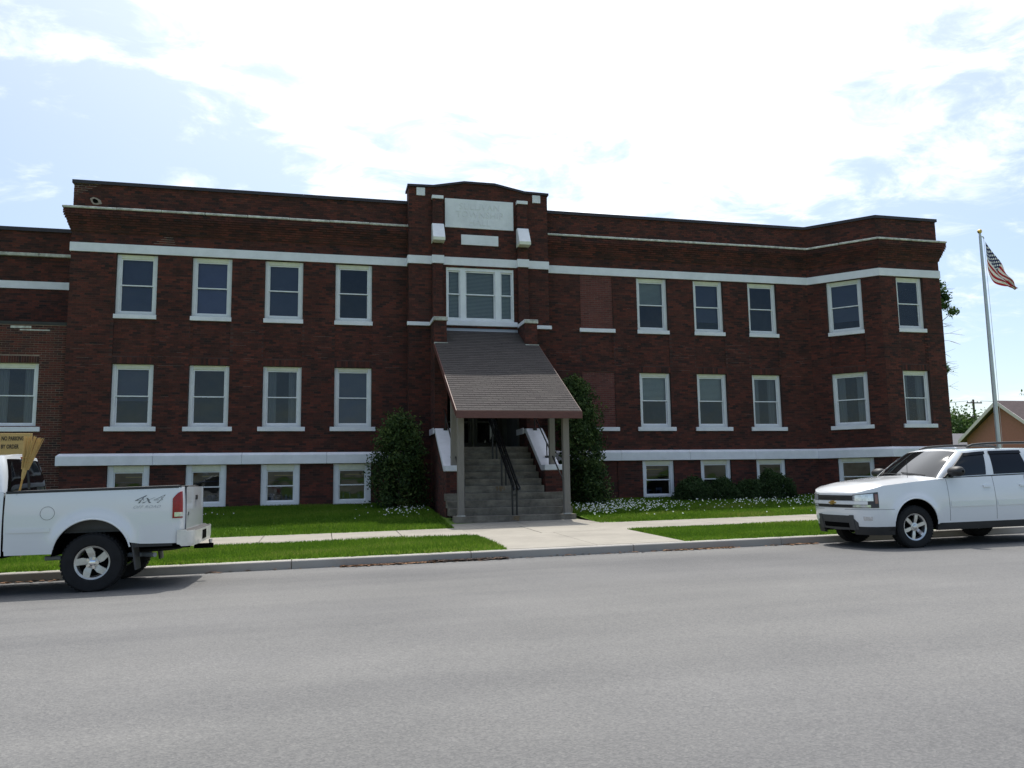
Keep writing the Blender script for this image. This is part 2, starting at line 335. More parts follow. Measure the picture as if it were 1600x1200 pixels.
def tone_mesh(me, val):
    at = me.attributes.get('tone') or me.attributes.new('tone', 'FLOAT', 'FACE')
    at.data.foreach_set('value', np.full(len(me.polygons), val, dtype=np.float32))
def tri_soup(name, V, tones, m, parent=None):
    """V (N,k,3) array of separate k-gons"""
    n, k, _ = V.shape; me = bpy.data.meshes.new(name)
    me.vertices.add(n * k); me.vertices.foreach_set('co', V.reshape(-1).astype(np.float32))
    me.loops.add(n * k); me.loops.foreach_set('vertex_index', np.arange(n * k, dtype=np.int32))
    me.polygons.add(n); me.polygons.foreach_set('loop_start', np.arange(0, n * k, k, dtype=np.int32))
    me.update(); me.validate()
    at = me.attributes.new('tone', 'FLOAT', 'FACE'); at.data.foreach_set('value', tones.astype(np.float32))
    return link(name, me, m, parent)
def text_mesh(body, size, extrude, align='LEFT', shear=0.0, spacing=1.0, bold=0.0):
    c = bpy.data.curves.new('lettering', 'FONT'); c.body = body; c.size = size; c.extrude = extrude; c.align_x = align; c.shear = shear; c.space_character = spacing; c.offset = bold; c.resolution_u = 3
    o = bpy.data.objects.new('lettering', c); COL.objects.link(o); dg = bpy.context.evaluated_depsgraph_get(); dg.update()
    me = bpy.data.meshes.new_from_object(o.evaluated_get(dg)); bpy.data.objects.remove(o); me.materials.clear(); return me
def interp(x, xs, ys): return float(np.interp(x, xs, ys))
def catmull(P, per=8):
    P = [np.array(p, float) for p in P]; out = []
    Q = [2 * P[0] - P[1]] + P + [2 * P[-1] - P[-2]]
    for i in range(1, len(Q) - 2):
        p0, p1, p2, p3 = Q[i - 1], Q[i], Q[i + 1], Q[i + 2]
        for k in range(per):
            t = k / per; out.append(0.5 * ((2 * p1) + (p2 - p0) * t + (2 * p0 - 5 * p1 + 4 * p2 - p3) * t * t + (3 * p1 - p0 - 3 * p2 + p3) * t ** 3))
    out.append(P[-1]); return out
def sweep(mb, prof, path, s0=None, s1=None, tone=0.5):
    """profile [(outward, z)] swept with mitred corners along a plan path; outward = right of the direction of travel"""
    n = len(path); rings = []
    for i, p in enumerate(path):
        ds = []
        if i > 0: ds.append((Vector(path[i]) - Vector(path[i - 1])).normalized())
        if i < n - 1: ds.append((Vector(path[i + 1]) - Vector(path[i])).normalized())
        ns = [Vector((d.y, -d.x)) for d in ds]; m = ns[0] if len(ns) == 1 else (ns[0] + ns[1]) / (1 + ns[0].dot(ns[1]))
        rings.append([(p[0] + m.x * o, p[1] + m.y * o, z) for (o, z) in prof])
    k = len(prof); b = len(mb.v)
    for r in rings: mb.v += r
    for i in range(n - 1):
        for j in range(k): j2 = (j + 1) % k; mb.f.append((b + i * k + j, b + (i + 1) * k + j, b + (i + 1) * k + j2, b + i * k + j2)); mb.t.append(tone)
    mb.f.append(tuple(b + j for j in range(k))); mb.t.append(tone); e = b + (n - 1) * k
    mb.f.append(tuple(e + j for j in reversed(range(k)))); mb.t.append(tone)
    return mb

# ------------------------------------------------------------------ terrain
KERB, SWF, SWB, STEPY = -11.6, -8.5, -6.35, -4.9
def zr(x): return 0.01 * (min(max(x, -16.0), 26.0) + 3)
def crown(y): return 0.010 * max(0.0, min(KERB - y, 6.0, y + 24.6 + 0.0)) if y > -24.6 else 0.0
def zroad(x, y): return zr(x) + crown(y)
def zwalk(x, y): return zr(x) + 0.13 + 0.021 * (y - KERB)
def zlawn(x, y):
    if y <= SWB: return zwalk(x, y) + 0.012
    t = min(1.0, (y - SWB) / (-SWB - 0.1)); e = t * 0.75 + 0.25 * t * t * (3 - 2 * t)
    return (zwalk(x, SWB) + 0.012) * (1 - e) + 0.765 * e
def frange(a, b, st): n = max(1, int(math.ceil((b - a) / st))); return [a + (b - a) * i / n for i in range(n + 1)]
def sheet(name, xs, ys, zf, m, skip=None):
    mb = MB(); P = [[(x, y, zf(x, y)) for y in ys] for x in xs]; mb.grid(P)
    o = mb.build(name, m, smooth=30); return tag(o, kind='structure')
ground = sheet('ground', [-600, -300, -120, -60, -30, -16, 0, 13, 26, 40, 80, 150, 300, 700], [-600, -200, -80, -27, -25, -11.7, -8, -4, 0, 12, 40, 90, 200, 400, 900],
               lambda x, y: zr(x) - 0.12 if y < -10 else (zr(x) + 0.0 if y < -5 else (0.45 if y < 5 else 0.55)), 'turf')
road = sheet('road', frange(-150, -16, 30) + frange(-15, 26, 1.0) + frange(40, 240, 40), frange(-24.4, KERB + 0.02, 0.8), zroad, 'asphalt')
lawn_strip = [sheet('lawn', frange(-40, 3.22, 0.9), frange(KERB + 0.17, SWF - 0.02, 0.5), zlawn, 'turf'), sheet('lawn', frange(6.72, 60, 0.9), frange(KERB + 0.17, SWF - 0.02, 0.5), zlawn, 'turf')]
sheet('lawn', frange(-40, 3.12, 0.8), frange(SWB + 0.02, 0.25, 0.45), zlawn, 'turf')
sheet('lawn', frange(6.80, 90, 0.9), frange(SWB + 0.02, 0.25, 0.45), zlawn, 'turf')
# kerb: separate cast lengths with open joints
kerb = MB().box(-60, 120, KERB + 0.02, KERB + 0.14, -0.5, -0.3).build('kerb', 'kerb_concrete'); tag(kerb, kind='structure')
x = -31.0; i = 0
while x < 44:
    l = 3.05; mb = MB(); a, b = x + 0.006, x + l - 0.006
    prof = [(0, -0.25), (0.015, 0.125), (0.035, 0.142), (0.16, 0.146), (0.16, -0.25)]
    mb.prism(prof, lambda p: (a, KERB + p[0], p[1] + zr(a)), lambda p: (b, KERB + p[0], p[1] + zr(b)))
    o = mb.build('kerb_stone', 'kerb_concrete', kerb, bevel=0.006); x += l; i += 1
# sidewalk slabs
sidewalk = MB().box(-60, 120, SWF + 0.05, SWB - 0.05, -0.5, -0.3).build('sidewalk', 'concrete'); tag(sidewalk, kind='structure')
def slab(parent, x0, x1, y0, y1, poly=None):
    mb = MB(); g = 0.006; dz = random.uniform(-0.003, 0.003)
    pl = poly or [(x0 + g, y0 + g), (x1 - g, y0 + g), (x1 - g, y1 - g), (x0 + g, y1 - g)]
    mb.prism(pl, lambda p: (p[0], p[1], zwalk(p[0], p[1]) - 0.2), lambda p: (p[0], p[1], zwalk(p[0], p[1]) + 0.016 + dz))
    return mb.build('slab', 'concrete', parent, bevel=0.006)
x = -28.3
while x < 42:
    slab(sidewalk, x, x + 1.5, SWF, SWB); x += 1.5
apron = MB().box(3.3, 6.6, -11.3, -5.0, -0.5, -0.3).build('entrance_path', 'concrete'); tag(apron, kind='structure')
for a, b in ((3.24, 4.95), (4.95, 6.70)):
    slab(apron, a, b, KERB + 0.165, SWF)
slab(apron, 0, 0, 0, 0, [(2.85, SWB + .006), (4.95, SWB + .006), (4.95, STEPY + 0.05), (3.25, STEPY + 0.05), (3.16, -5.35)])
slab(apron, 0, 0, 0, 0, [(4.962, SWB + .006), (7.05, SWB + .006), (6.76, -5.35), (6.70, STEPY + 0.05), (4.962, STEPY + 0.05)])

# grass blades, white lawn flowers, leaf litter in the gutter
def blades(name, boxes, dens, hmin, hmax):
    allv = []; tn = []
    for (x0, x1, y0, y1, hs) in boxes:
        n = int((x1 - x0) * (y1 - y0) * dens); X = rng.uniform(x0, x1, n); Y = rng.uniform(y0, y1, n)
        keep = np.ones(n, bool)
        Z = np.array([zlawn(a, b) for a, b in zip(X, Y)])
        Y = Y + 0.03 * np.sin(X * 9.1) + 0.02 * np.sin(X * 23.7)
        patch = 0.5 + 0.5 * np.sin(X * 1.3 + 1.7 * np.sin(Y * 1.1)) * np.sin(Y * 2.1 + np.sin(X * 0.7))
        h = rng.uniform(hmin, hmax, n) * hs * (0.75 + 0.5 * patch); a = rng.uniform(0, 2 * np.pi, n); w = rng.uniform(0.006, 0.012, n)
        lean = rng.uniform(0.1, 0.9, n) * h; la = rng.uniform(0, 2 * np.pi, n)
        v = np.zeros((n, 3, 3)); dx, dy = np.cos(a) * w, np.sin(a) * w
        v[:, 0] = np.stack([X - dx, Y - dy, Z - 0.005], 1); v[:, 1] = np.stack([X + dx, Y + dy, Z - 0.005], 1)
        v[:, 2] = np.stack([X + np.cos(la) * lean, Y + np.sin(la) * lean, Z + h], 1)
        allv.append(v[keep]); big = 0.5 + 0.5 * np.sin(X * 0.8 + 2.0 * np.sin(Y * 0.9 + 1)) * np.cos(Y * 1.5 - 0.6 * X); tn.append(np.clip(0.02 + 0.30 * patch + 0.42 * big ** 2 + rng.uniform(-0.3, 0.4, n), 0, 1))
    o = tri_soup(name, np.concatenate(allv), np.concatenate(tn), 'grass')
    return o
o = blades('grass', [(-12, 3.24, KERB + 0.16, SWF + 0.02, 1), (6.70, 18, KERB + 0.16, SWF + 0.02, 0.8)], 2600, 0.035, 0.075)
tag(o, 'short mown green grass on the strip between kerb and sidewalk', 'grass', kind='stuff')
o = blades('grass', [(-11, 3.10, SWB - 0.02, -0.05, 1), (6.82, 24, SWB - 0.02, -0.05, 1)], 1500, 0.04, 0.085)
tag(o, 'green grass of the lawn sloping up to the brick building', 'grass', kind='stuff')
def flowers():
    pts = []
    for (cx, cy, sx, sy, n) in ((8.3, -3.0, 1.1, 0.75, 400), (9.6, -2.2, 1.0, 0.6, 130), (7.4, -4.2, 0.5, 0.5, 70), (14.0, -3.0, 0.9, 0.8, 90), (16.2, -2.9, 1.3, 0.9, 230), (17.6, -2.2, 1.2, 0.6, 120), (12.3, -2.8, 0.9, 0.6, 60),
                              (2.1, -2.6, 0.5, 0.8, 60), (2.6, -2.0, 0.5, 0.5, 40), (-2.9, -2.7, 0.3, 0.3, 6), (11, -4.6, 2.6, 0.8, 30)):
        for _ in range(n):
            X, Y = rng.normal(cx, sx), rng.normal(cy, sy)
            if -6.2 < Y < -0.1 and not (2.95 < X < 6.95): pts.append((X, Y))
    V = []
    for X, Y in pts:
        z = zlawn(X, Y) + rng.uniform(0.06, 0.11); r = rng.uniform(0.010, 0.026); a = rng.uniform(0, 6.28)
        ring = [(X + r * math.cos(a + k * 1.5708), Y + r * math.sin(a + k * 1.5708), z + rng.uniform(-.004, .004)) for k in range(4)]; top = (X, Y, z + r * 0.9); bot = (X, Y, z - r * 0.7)
        for k in range(4): V.append((ring[k], ring[(k + 1) % 4], top)); V.append((ring[(k + 1) % 4], ring[k], bot))
    o = tri_soup('lawn_flowers', np.array(V), np.full(len(V), 0.5), 'flower'); tag(o, 'small white wildflowers scattered through the lawn by the wall', 'flowers', kind='stuff')
flowers()
def litter():
    V = []; T = []
    for (x0, x1, n, dark) in ((0.3, 1.9, 520, 0.5), (1.8, 3.2, 520, 0.0), (6.2, 7.6, 170, 0.8), (-6.5, -4.0, 120, 0.6), (8.7, 9.4, 70, 0.8), (-2, 9, 130, 0.6)):
        for _ in range(n):
            X = rng.uniform(x0, x1); Y = KERB - abs(rng.normal(0.03, 0.07)); z = zroad(X, Y) + rng.uniform(0.006, 0.035 if dark < 0.1 else 0.02); r = rng.uniform(0.015, 0.065); a = rng.uniform(0, 6.28)
            c, s_ = math.cos(a) * r, math.sin(a) * r
            V.append(((X - c, Y - s_, z), (X + s_ * .5, Y - c * .5, z + rng.uniform(-.006, .012)), (X + c, Y + s_, z + rng.uniform(0, .012)), (X - s_ * .5, Y + c * .5, z + rng.uniform(-.006, .012)))); T.append(min(1, max(0, dark + rng.uniform(-.35, .35))))
    o = tri_soup('leaf_litter', np.array(V), np.array(T), 'litter'); tag(o, 'brown leaf litter lying in the gutter along the kerb', 'litter', kind='stuff')
litter()

# ------------------------------------------------------------------ brick walls
CH, BL = 0.0677, 0.2135
GREY_ROW = {}
BRICK_FULL = []
for k in range(10):
    mb = MB(); mb.box(0, BL - 0.010, -0.0075, 0.02, 0, CH - 0.010); me = mb.mesh('brick', bevel=0.0018); tone_mesh(me, (k + 0.5) / 10); BRICK_FULL.append(me)
class Wall:
    """a wall plane: u along, z up, d outward; openings are (u0,u1,z0,z1)"""
    def __init__(s, ox, oy, dx, dy, length): s.o = (ox, oy); s.d = (dx, dy); s.n = (dy, -dx); s.L = length
    def p(s, u, z, d=0.0): return (s.o[0] + s.d[0] * u + s.n[0] * d, s.o[1] + s.d[1] * u + s.n[1] * d, z)
    def core(s, mb, z0, z1, openings, depth=0.28, u0=0.0, u1=None, d=0.0, tone=0.5):
        u1 = s.L if u1 is None else u1
        us = sorted({u0, u1, *[min(max(q, u0), u1) for o in openings for q in o[:2]]}); zs = sorted({z0, z1, *[min(max(q, z0), z1) for o in openings for q in o[2:4]]})
        for a, b in zip(us, us[1:]):
            for c, e in zip(zs, zs[1:]):
                m = ((a + b) / 2, (c + e) / 2)
                if any(o[0] < m[0] < o[1] and o[2] < m[1] < o[3] for o in openings): continue
                mb.quad(s.p(a, c, d), s.p(b, c, d), s.p(b, e, d), s.p(a, e, d))
        for (a, b, c, e) in openings:
            for (q0, q1) in (((a, c), (b, c)), ((b, c), (b, e)), ((b, e), (a, e)), ((a, e), (a, c))):
                mb.quad(s.p(*q0, d), s.p(*q1, d), s.p(*q1, d - depth), s.p(*q0, d - depth))
    def bricks(s, mb, z0, z1, openings=(), u0=0.0, u1=None, off=None, top=None, tone=None, solo=None, phase=0.0, gap=0.010, ext=None):
        u1 = s.L if u1 is None else u1; k0 = int(round(z0 / CH)); k = k0
        while True:
            za = k * CH; zb = za + CH - gap
            if za >= z1 - 0.02: break
            if za < z0 - 0.03: k += 1; continue
            zb = min(zb, z1)
            cuts = sorted([(o[0], o[1]) for o in openings if o[2] < (za + zb) / 2 < o[3]])
            e0 = e1 = 0.0
            if ext: e0, e1 = ext[0] * corb(0, (za + zb) / 2), ext[1] * corb(0, (za + zb) / 2)
            spans = []; c = u0 - e0; u1_ = u1 + e1
            for a, b in cuts:
                if a > c: spans.append((c, min(a, u1_)))
                c = max(c, b)
            if c < u1_: spans.append((c, u1_))
            sh = (0.5 if k % 2 else 0.0) * BL + phase
            for (a, b) in spans:
                j = math.floor((a - u0 - sh) / BL)
                while True:
                    x0 = u0 + sh + j * BL; x1 = x0 + BL - gap; j += 1
                    if x0 >= b: break
                    y0, y1 = max(x0, a), min(x1, b)
                    if y1 - y0 < 0.03: continue
                    um = (y0 + y1) / 2
                    if top is not None and zb > top(um): continue
                    d0 = (off(um, (za + zb) / 2) if off else 0.0)
                    full = (y1 - y0) > BL - gap - 0.001 and zb - za > CH - gap - 0.001
                    t = tone(um, za) if tone else random.random()
                    if solo is not None and full and abs(d0) < 0.001 and solo(um, za): s.solo.append((y0, za, t)); continue
                    d = d0 + 0.0075 + random.uniform(-0.0015, 0.0015)
                    n = len(mb.v)
                    P, Q = s.p(y0, za, d), s.p(y1, za, d); P2, Q2 = s.p(y0, zb, d), s.p(y1, zb, d); di = d0 - 0.012
                    mb.v += [P, Q, Q2, P2, s.p(y0, za, di), s.p(y1, za, di), s.p(y1, zb, di), s.p(y0, zb, di)]
                    for q in ((0, 1, 2, 3), (1, 5, 6, 2), (4, 0, 3, 7), (3, 2, 6, 7), (4, 5, 1, 0)): mb.f.append(tuple(n + i for i in q)); mb.t.append(t)
            k += 1
    solo = []
    def place_solo(s, wall_obj, limit=300):
        s.solo.sort(key=lambda b: b[0] + 0.15 * b[1])
        rest = s.solo[limit:]
        ang = math.atan2(s.d[1], s.d[0])
        for (u, z, t) in s.solo[:limit]:
            o = bpy.data.objects.new('brick', BRICK_FULL[min(9, int(t * 10))]); COL.objects.link(o); o.location = s.p(u, z, random.uniform(-0.001, 0.001)); o.rotation_euler = (0, 0, ang); o.parent = wall_obj
        return rest
for me in BRICK_FULL: me.materials.append(MATS['brick'])
def rtone(): 
    r = random.random()
    return r * 0.9 if r > 0.12 else random.uniform(0, 0.12)

ROOFZ = 10.70; CX = 4.98
hall = empty('brick_hall', (CX, 0, 0.7), 'long two-storey dark red brick hall with white bands and central pediment tower', 'building')
WC_L = [-5.62, -3.45, -1.29, 0.885]; WC_R = [11.24, 13.41, 15.57]; WW = 1.17
UP = (6.62, 8.50); LO = (3.21, 5.11); BA = (0.78, 2.06)
def openings_for(centers, ox):
    r = []
    for c in centers:
        for z in (UP, LO, BA): r.append((c - WW / 2 - ox, c + WW / 2 - ox, *z))
    return r
wall_l = Wall(-7.47, 0, 1, 0, 10.09); wall_r = Wall(7.34, 0, 1, 0, 10.12)
r2 = math.sqrt(0.5); wall_a = Wall(17.46, 0, r2, -r2, 2.46); wall_b = Wall(19.2, -1.74, 1, 0, 2.53)
opl = openings_for(WC_L, -7.47); opr = openings_for(WC_R, 7.34)
opa = [(0.655, 1.845, *UP), (0.655, 1.845, *LO), (0.68, 1.87, *BA)]; opb = [(0.68, 1.80, *UP), (0.68, 1.80, *LO)]
BRICKED = (8.57 - 7.34, 9.75 - 7.34)
inf = [(BRICKED[0], BRICKED[1], 6.62, 8.50), (BRICKED[0], BRICKED[1], 3.21, 5.11), (BRICKED[0], BRICKED[1], 0.80, 2.06)]
def corb(u, z):   # corbelled cornice: courses step outwards
    if 9.12 < z < 9.80: return min(0.20, 0.035 + 0.027 * math.floor((z - 9.12) / CH)) if z < 9.62 else 0.215
    return 0.0
def spandrel(ops):
    cols = sorted({(o[0], o[1]) for o in ops})
    def f(u, z):
        c = corb(u, z)
        if c: return c
        if 5.36 < z < 6.47 and any(a < u < b for a, b in cols): return -0.022
        return 0.0
    return f
def wall_part(w, ops, solo=None, extra_open=(), ext=None, off=None, name='wall', top=ROOFZ, z0=0.35):
    core = MB(); cols = sorted({(o[0], o[1]) for o in list(ops) + [q for q in extra_open if q[2] > 3]}); spn = [(a, b, 5.348, 6.472) for a, b in cols]
    w.core(core, z0, top, list(ops) + list(extra_open) + spn)
    for (a, b, c, e) in spn: core.quad(w.p(a, c, -.022), w.p(b, c, -.022), w.p(b, e, -.022), w.p(a, e, -.022))
    co = core.build(name, 'mortar', hall)
    bm = MB(); w.solo = []
    head = [(o[0], o[1], o[3], o[3] + 0.21) for o in ops if abs(o[3] - 5.11) < 0.1]      # soldier course over the lower windows
    w.bricks(bm, z0, top - 0.02, list(ops) + list(extra_open) + head, off=off, tone=lambda u, z: rtone(), solo=solo, ext=ext)
    for (a, b, c, e) in head:
        n = int((b - a) / 0.0677)
        for i in range(n):
            u0 = a + (b - a) * i / n + 0.004; u1 = a + (b - a) * (i + 1) / n - 0.004; t = rtone(); nn = len(bm.v); d = 0.0075
            bm.v += [w.p(u0, c + .006, d), w.p(u1, c + .006, d), w.p(u1, e - .008, d), w.p(u0, e - .008, d), w.p(u0, c + .006, -.01), w.p(u1, c + .006, -.01), w.p(u1, e - .008, -.01), w.p(u0, e - .008, -.01)]
            for q in ((0, 1, 2, 3), (1, 5, 6, 2), (4, 0, 3, 7), (3, 2, 6, 7), (4, 5, 1, 0)): bm.f.append(tuple(nn + i for i in q)); bm.t.append(t)
    if solo:
        for (u, z, t) in w.place_solo(co):
            n = len(bm.v); d = 0.0075; y1 = u + BL - 0.01; zb = z + CH - 0.01
            bm.v += [w.p(u, z, d), w.p(y1, z, d), w.p(y1, zb, d), w.p(u, zb, d), w.p(u, z, -.012), w.p(y1, z, -.012), w.p(y1, zb, -.012), w.p(u, zb, -.012)]
            for q in ((0, 1, 2, 3), (1, 5, 6, 2), (4, 0, 3, 7), (3, 2, 6, 7), (4, 5, 1, 0)): bm.f.append(tuple(n + i for i in q)); bm.t.append(t)
    bo = bm.build('brickwork', 'brick', co); tag(bo, kind='stuff')
    return co
w_left = wall_part(wall_l, opl, solo=lambda u, z: u < 1.25 and 2.5 < z < 8.4, off=spandrel(opl), ext=(1, 0))
w_right = wall_part(wall_r, opr, extra_open=inf, off=spandrel(opr + inf[:2]), ext=(0, -.414))
w_ang = wall_part(wall_a, opa, off=spandrel(opa), ext=(-.414, .414))
w_bay = wall_part(wall_b, opb, off=spandrel(opb), ext=(.414, 1))
# backing behind the corbelled courses and the recessed spandrels
path_l = [(-7.47, 12.0), (-7.47, 0), (2.62, 0)]; path_r = [(7.34, 0), (17.46, 0), (19.2, -1.74), (21.73, -1.74), (21.73, 12.0)]
mb = MB(); cprof = [(-0.1, 9.1), (0.02, 9.13), (0.185, 9.60), (0.20, 9.78), (-0.1, 9.78)]
sweep(mb, cprof, path_l); sweep(mb, cprof, path_r); mb.build('cornice', 'mortar', hall)
# brick infill of the closed openings on the right wing
for q, (a, b, c, e) in enumerate(inf):
    core = MB(); core.quad(wall_r.p(a, c, -0.03), wall_r.p(b, c, -0.03), wall_r.p(b, e, -0.03), wall_r.p(a, e, -0.03)); co = core.build('infill_panel', 'mortar_mid' if q < 2 else 'mortar', hall)
    if q < 2:
        meshes = []
        for k in range(5):
            m1 = MB().box(0, BL - 0.012, -0.006, 0.015, 0, CH - 0.013); me = m1.mesh('brick', bevel=0.0015); tone_mesh(me, k / 4); me.materials.append(MATS['brick_new']); meshes.append(me)
        bm = MB(); wall_r.bricks(bm, c, e, (), u0=a + 0.004, u1=b - 0.004, off=lambda u, z: -0.03, tone=lambda u, z: random.random(), gap=0.013)
        tag(bm.build('brickwork', 'brick_new', co), kind='stuff')
    else:
        bm = MB(); wall_r.bricks(bm, c, e, (), u0=a + 0.004, u1=b - 0.004, off=lambda u, z: -0.03, tone=lambda u, z: rtone()); tag(bm.build('brickwork', 'brick', co), kind='stuff')
# side and back walls, roof, floors, inner partition
mb = MB()
mb.quad((-7.47, 0, 0), (-7.47, 13, 0), (-7.47, 13, ROOFZ), (-7.47, 0, ROOFZ)); mb.quad((21.73, -1.74, 0), (21.73, 13, 0), (21.73, 13, ROOFZ), (21.73, -1.74, ROOFZ)); mb.quad((-7.47, 13, 0), (21.73, 13, 0), (21.73, 13, ROOFZ), (-7.47, 13, ROOFZ))
so_ = mb.build('wall', 'mortar', hall)
bm = MB(); ws = Wall(-7.47, 4.0, 0, -1, 4.0); ws.bricks(bm, 8.5, ROOFZ - 0.02, off=corb, tone=lambda u, z: rtone()); tag(bm.build('brickwork', 'brick', so_), kind='stuff')
bm = MB(); ws = Wall(21.73, -1.74, 0, 1, 4.0); ws.bricks(bm, 0.4, ROOFZ - 0.02, off=corb, tone=lambda u, z: rtone()); tag(bm.build('brickwork', 'brick', so_), kind='stuff')
MB().box(-7.4, 21.6, 0.05, 12.9, 9.9, 10.05).build('roof', 'roof_tar', hall)
mb = MB(); mb.quad((17.4, 0.1, 9.95), (21.6, 0.1, 9.95), (21.6, -1.66, 9.95), (19.2, -1.66, 9.95)); mb.build('roof', 'roof_tar', hall)
mb = MB()
for z in (2.35, 5.75): mb.box(-7.4, 21.6, 0.32, 12.9, z, z + 0.12)
mb.build('floor', 'plaster', hall)
mb = MB(); mb.box(-7.4, 21.6, 4.2, 4.35, 0.3, 9.8)
for x in (-2.37, 2.3, 7.6, 12.3, 17.0): mb.box(x, x + 0.1, 0.3, 4.2, 0.3, 9.8)
mb.build('partition', 'plaster', hall)
# white bands, water table, cornice stones, coping
def run(name, m, prof, path, piece=None, bevel=0.0, gap=0.003):
    if piece is None:
        mb = MB(); sweep(mb, prof, path); return [mb.build(name, m, hall, bevel=bevel)]
    out = []
    for i in range(len(path) - 1):
        a, b = Vector(path[i]), Vector(path[i + 1]); L = (b - a).length; n = max(1, round(L / piece)); d = (b - a).normalized(); nn = Vector((d.y, -d.x))
        def mit(j):
            if j == 0 or j == len(path) - 1: return None
            d0 = (Vector(path[j]) - Vector(path[j - 1])).normalized(); d1 = (Vector(path[j + 1]) - Vector(path[j])).normalized(); n0, n1 = Vector((d0.y, -d0.x)), Vector((d1.y, -d1.x)); return (n0 + n1) / (1 + n0.dot(n1))
        for k in range(n):
            p0 = a + d * (L * k / n + (gap if k else 0)); p1 = a + d * (L * (k + 1) / n - (gap if k < n - 1 else 0)); m0 = (mit(i) if k == 0 else None) or nn; m1 = (mit(i + 1) if k == n - 1 else None) or nn
            mb = MB(); jz = random.uniform(-.004, .004) if gap > 0.004 else 0
            mb.prism(prof, lambda q: (p0.x + m0.x * q[0], p0.y + m0.y * q[0], q[1] + jz), lambda q: (p1.x + m1.x * q[0], p1.y + m1.y * q[0], q[1] + jz))
            out.append(mb.build(name, m, hall, bevel=bevel))
    return out
run('white_band', 'white_paint', [(-0.05, 8.51), (0.035, 8.51), (0.035, 8.785), (-0.05, 8.785)], path_l, 30, 0.006)
run('white_band', 'white_paint', [(-0.05, 8.51), (0.035, 8.51), (0.035, 8.785), (-0.05, 8.785)], path_r, 30, 0.006)
wt = [(-0.05, 2.065), (0.10, 2.065), (0.10, 2.345), (0.02, 2.42), (-0.05, 2.42)]
run('water_table', 'white_paint', wt, [(-7.47, 2.0), (-7.47, 0), (2.62, 0)], 2.45, 0.008, 0.003)
run('water_table', 'white_paint', wt, path_r[:4] + [(21.73, 3.0)], 2.45, 0.008, 0.003)
cs = [(-0.02, 9.785), (0.245, 9.785), (0.245, 9.835), (0.22, 9.865), (-0.02, 9.885)]
run('cornice_stone', 'weathered_stone', cs, path_l, 1.25, 0.010, 0.005); run('cornice_stone', 'weathered_stone', cs, path_r, 1.25, 0.010, 0.005)
cp = [(-0.30, ROOFZ - 0.02), (-0.30, ROOFZ + 0.03), (0.055, ROOFZ + 0.03), (0.055, ROOFZ - 0.075), (0.035, ROOFZ - 0.075), (0.035, ROOFZ - 0.02)]
run('coping', 'coping_metal', cp, path_l, 3.05, 0, 0.002); run('coping', 'coping_metal', cp, path_r, 3.05, 0, 0.002)
def repoint(w, par, n, zr_, u0, u1, ops, seed, dmax=.004):
    rs = random.Random(seed); mb = MB()
    for _ in range(n):
        k = round(rs.triangular(zr_[0], zr_[1], (zr_[0] + zr_[1]) / 2) / CH); z = k * CH - .0105; u = rs.uniform(u0, u1 - .2); l = rs.uniform(.12, .55) * rs.choice((.5, 1, 1, 1.7)); h = rs.uniform(.006, .0115)
        if any(o[0] - l < u < o[1] and o[2] - .05 < z < o[3] + .25 for o in ops) or u + l > u1: continue
        mb.quad(w.p(u, z, dmax), w.p(u + l, z, dmax), w.p(u + l * .97, z + h, dmax), w.p(u + .02, z + h, dmax))
    tag(mb.build('repointed_joints', 'mortar_mid', par), kind='stuff')
repoint(wall_l, w_left, 110, (4.9, 6.3), 0.2, 9.9, opl + [(o[0], o[1], 5.3, 6.5) for o in opl[::3]], 1); repoint(wall_l, w_left, 40, (2.6, 8.4), 0.1, 9.9, opl + [(o[0], o[1], 5.3, 6.5) for o in opl[::3]], 2)
repoint(wall_r, w_right, 130, (4.9, 6.3), 0.2, 10.0, opr + inf + [(o[0], o[1], 5.3, 6.5) for o in opr[::3] + inf[:1]], 3); repoint(wall_r, w_right, 30, (2.6, 8.4), 0.1, 10, opr + inf + [(o[0], o[1], 5.3, 6.5) for o in opr[::3] + inf[:1]], 4)
for cx_, cz_, n_, m_ in ((0.0, 10.60, 6, -1), (2.3, 8.87, 5, 1)):      # stepped patches of pale pointing
    mb = MB()
    for i in range(n_):
        k = round((cz_ - i * CH) / CH) if m_ < 0 else round((cz_ + i * CH) / CH); z = k * CH - .0105; wd = (n_ - i) * .125
        a = cx_ if m_ < 0 else cx_ + i * .10
        mb.quad(wall_l.p(a, z, .005), wall_l.p(a + wd, z, .005), wall_l.p(a + wd, z + .011, .005), wall_l.p(a, z + .011, .005))
        u = a + ((k % 2) * .5 * BL) % BL
        while u < a + wd: mb.quad(wall_l.p(u - .0105, z, .005), wall_l.p(u, z, .005), wall_l.p(u, z + CH, .005), wall_l.p(u - .0105, z + CH, .005)); u += BL
    tag(mb.build('repointed_joints', 'mortar_light', w_left), kind='stuff')
# the broken hole near the top left corner
mb = MB(); ring = [(-6.98, 10.06), (-7.02, 10.17), (-6.93, 10.22), (-6.84, 10.20), (-6.72, 10.13), (-6.68, 10.02), (-6.80, 9.98), (-6.92, 9.99)]; c0 = (-6.84, 10.10)
inner = [(c0[0] + (x - c0[0]) * 0.52 - 0.02, c0[1] + (z - c0[1]) * 0.62) for x, z in ring]
for i in range(8):
    j = (i + 1) % 8; mb.hexa([(ring[i][0], -.016, ring[i][1]), (ring[j][0], -.016, ring[j][1]), (ring[j][0], 0.02, ring[j][1]), (ring[i][0], 0.02, ring[i][1]), (inner[i][0], -.018, inner[i][1]), (inner[j][0], -.018, inner[j][1]), (inner[j][0], 0.02, inner[j][1]), (inner[i][0], 0.02, inner[i][1])])
mb.build('patched_mortar', 'mortar_light', w_left)
mb = MB(); mb.quad(*[(x, -0.0125, z) for x, z in inner]); mb.build('wall_hole', 'under_black', w_left)

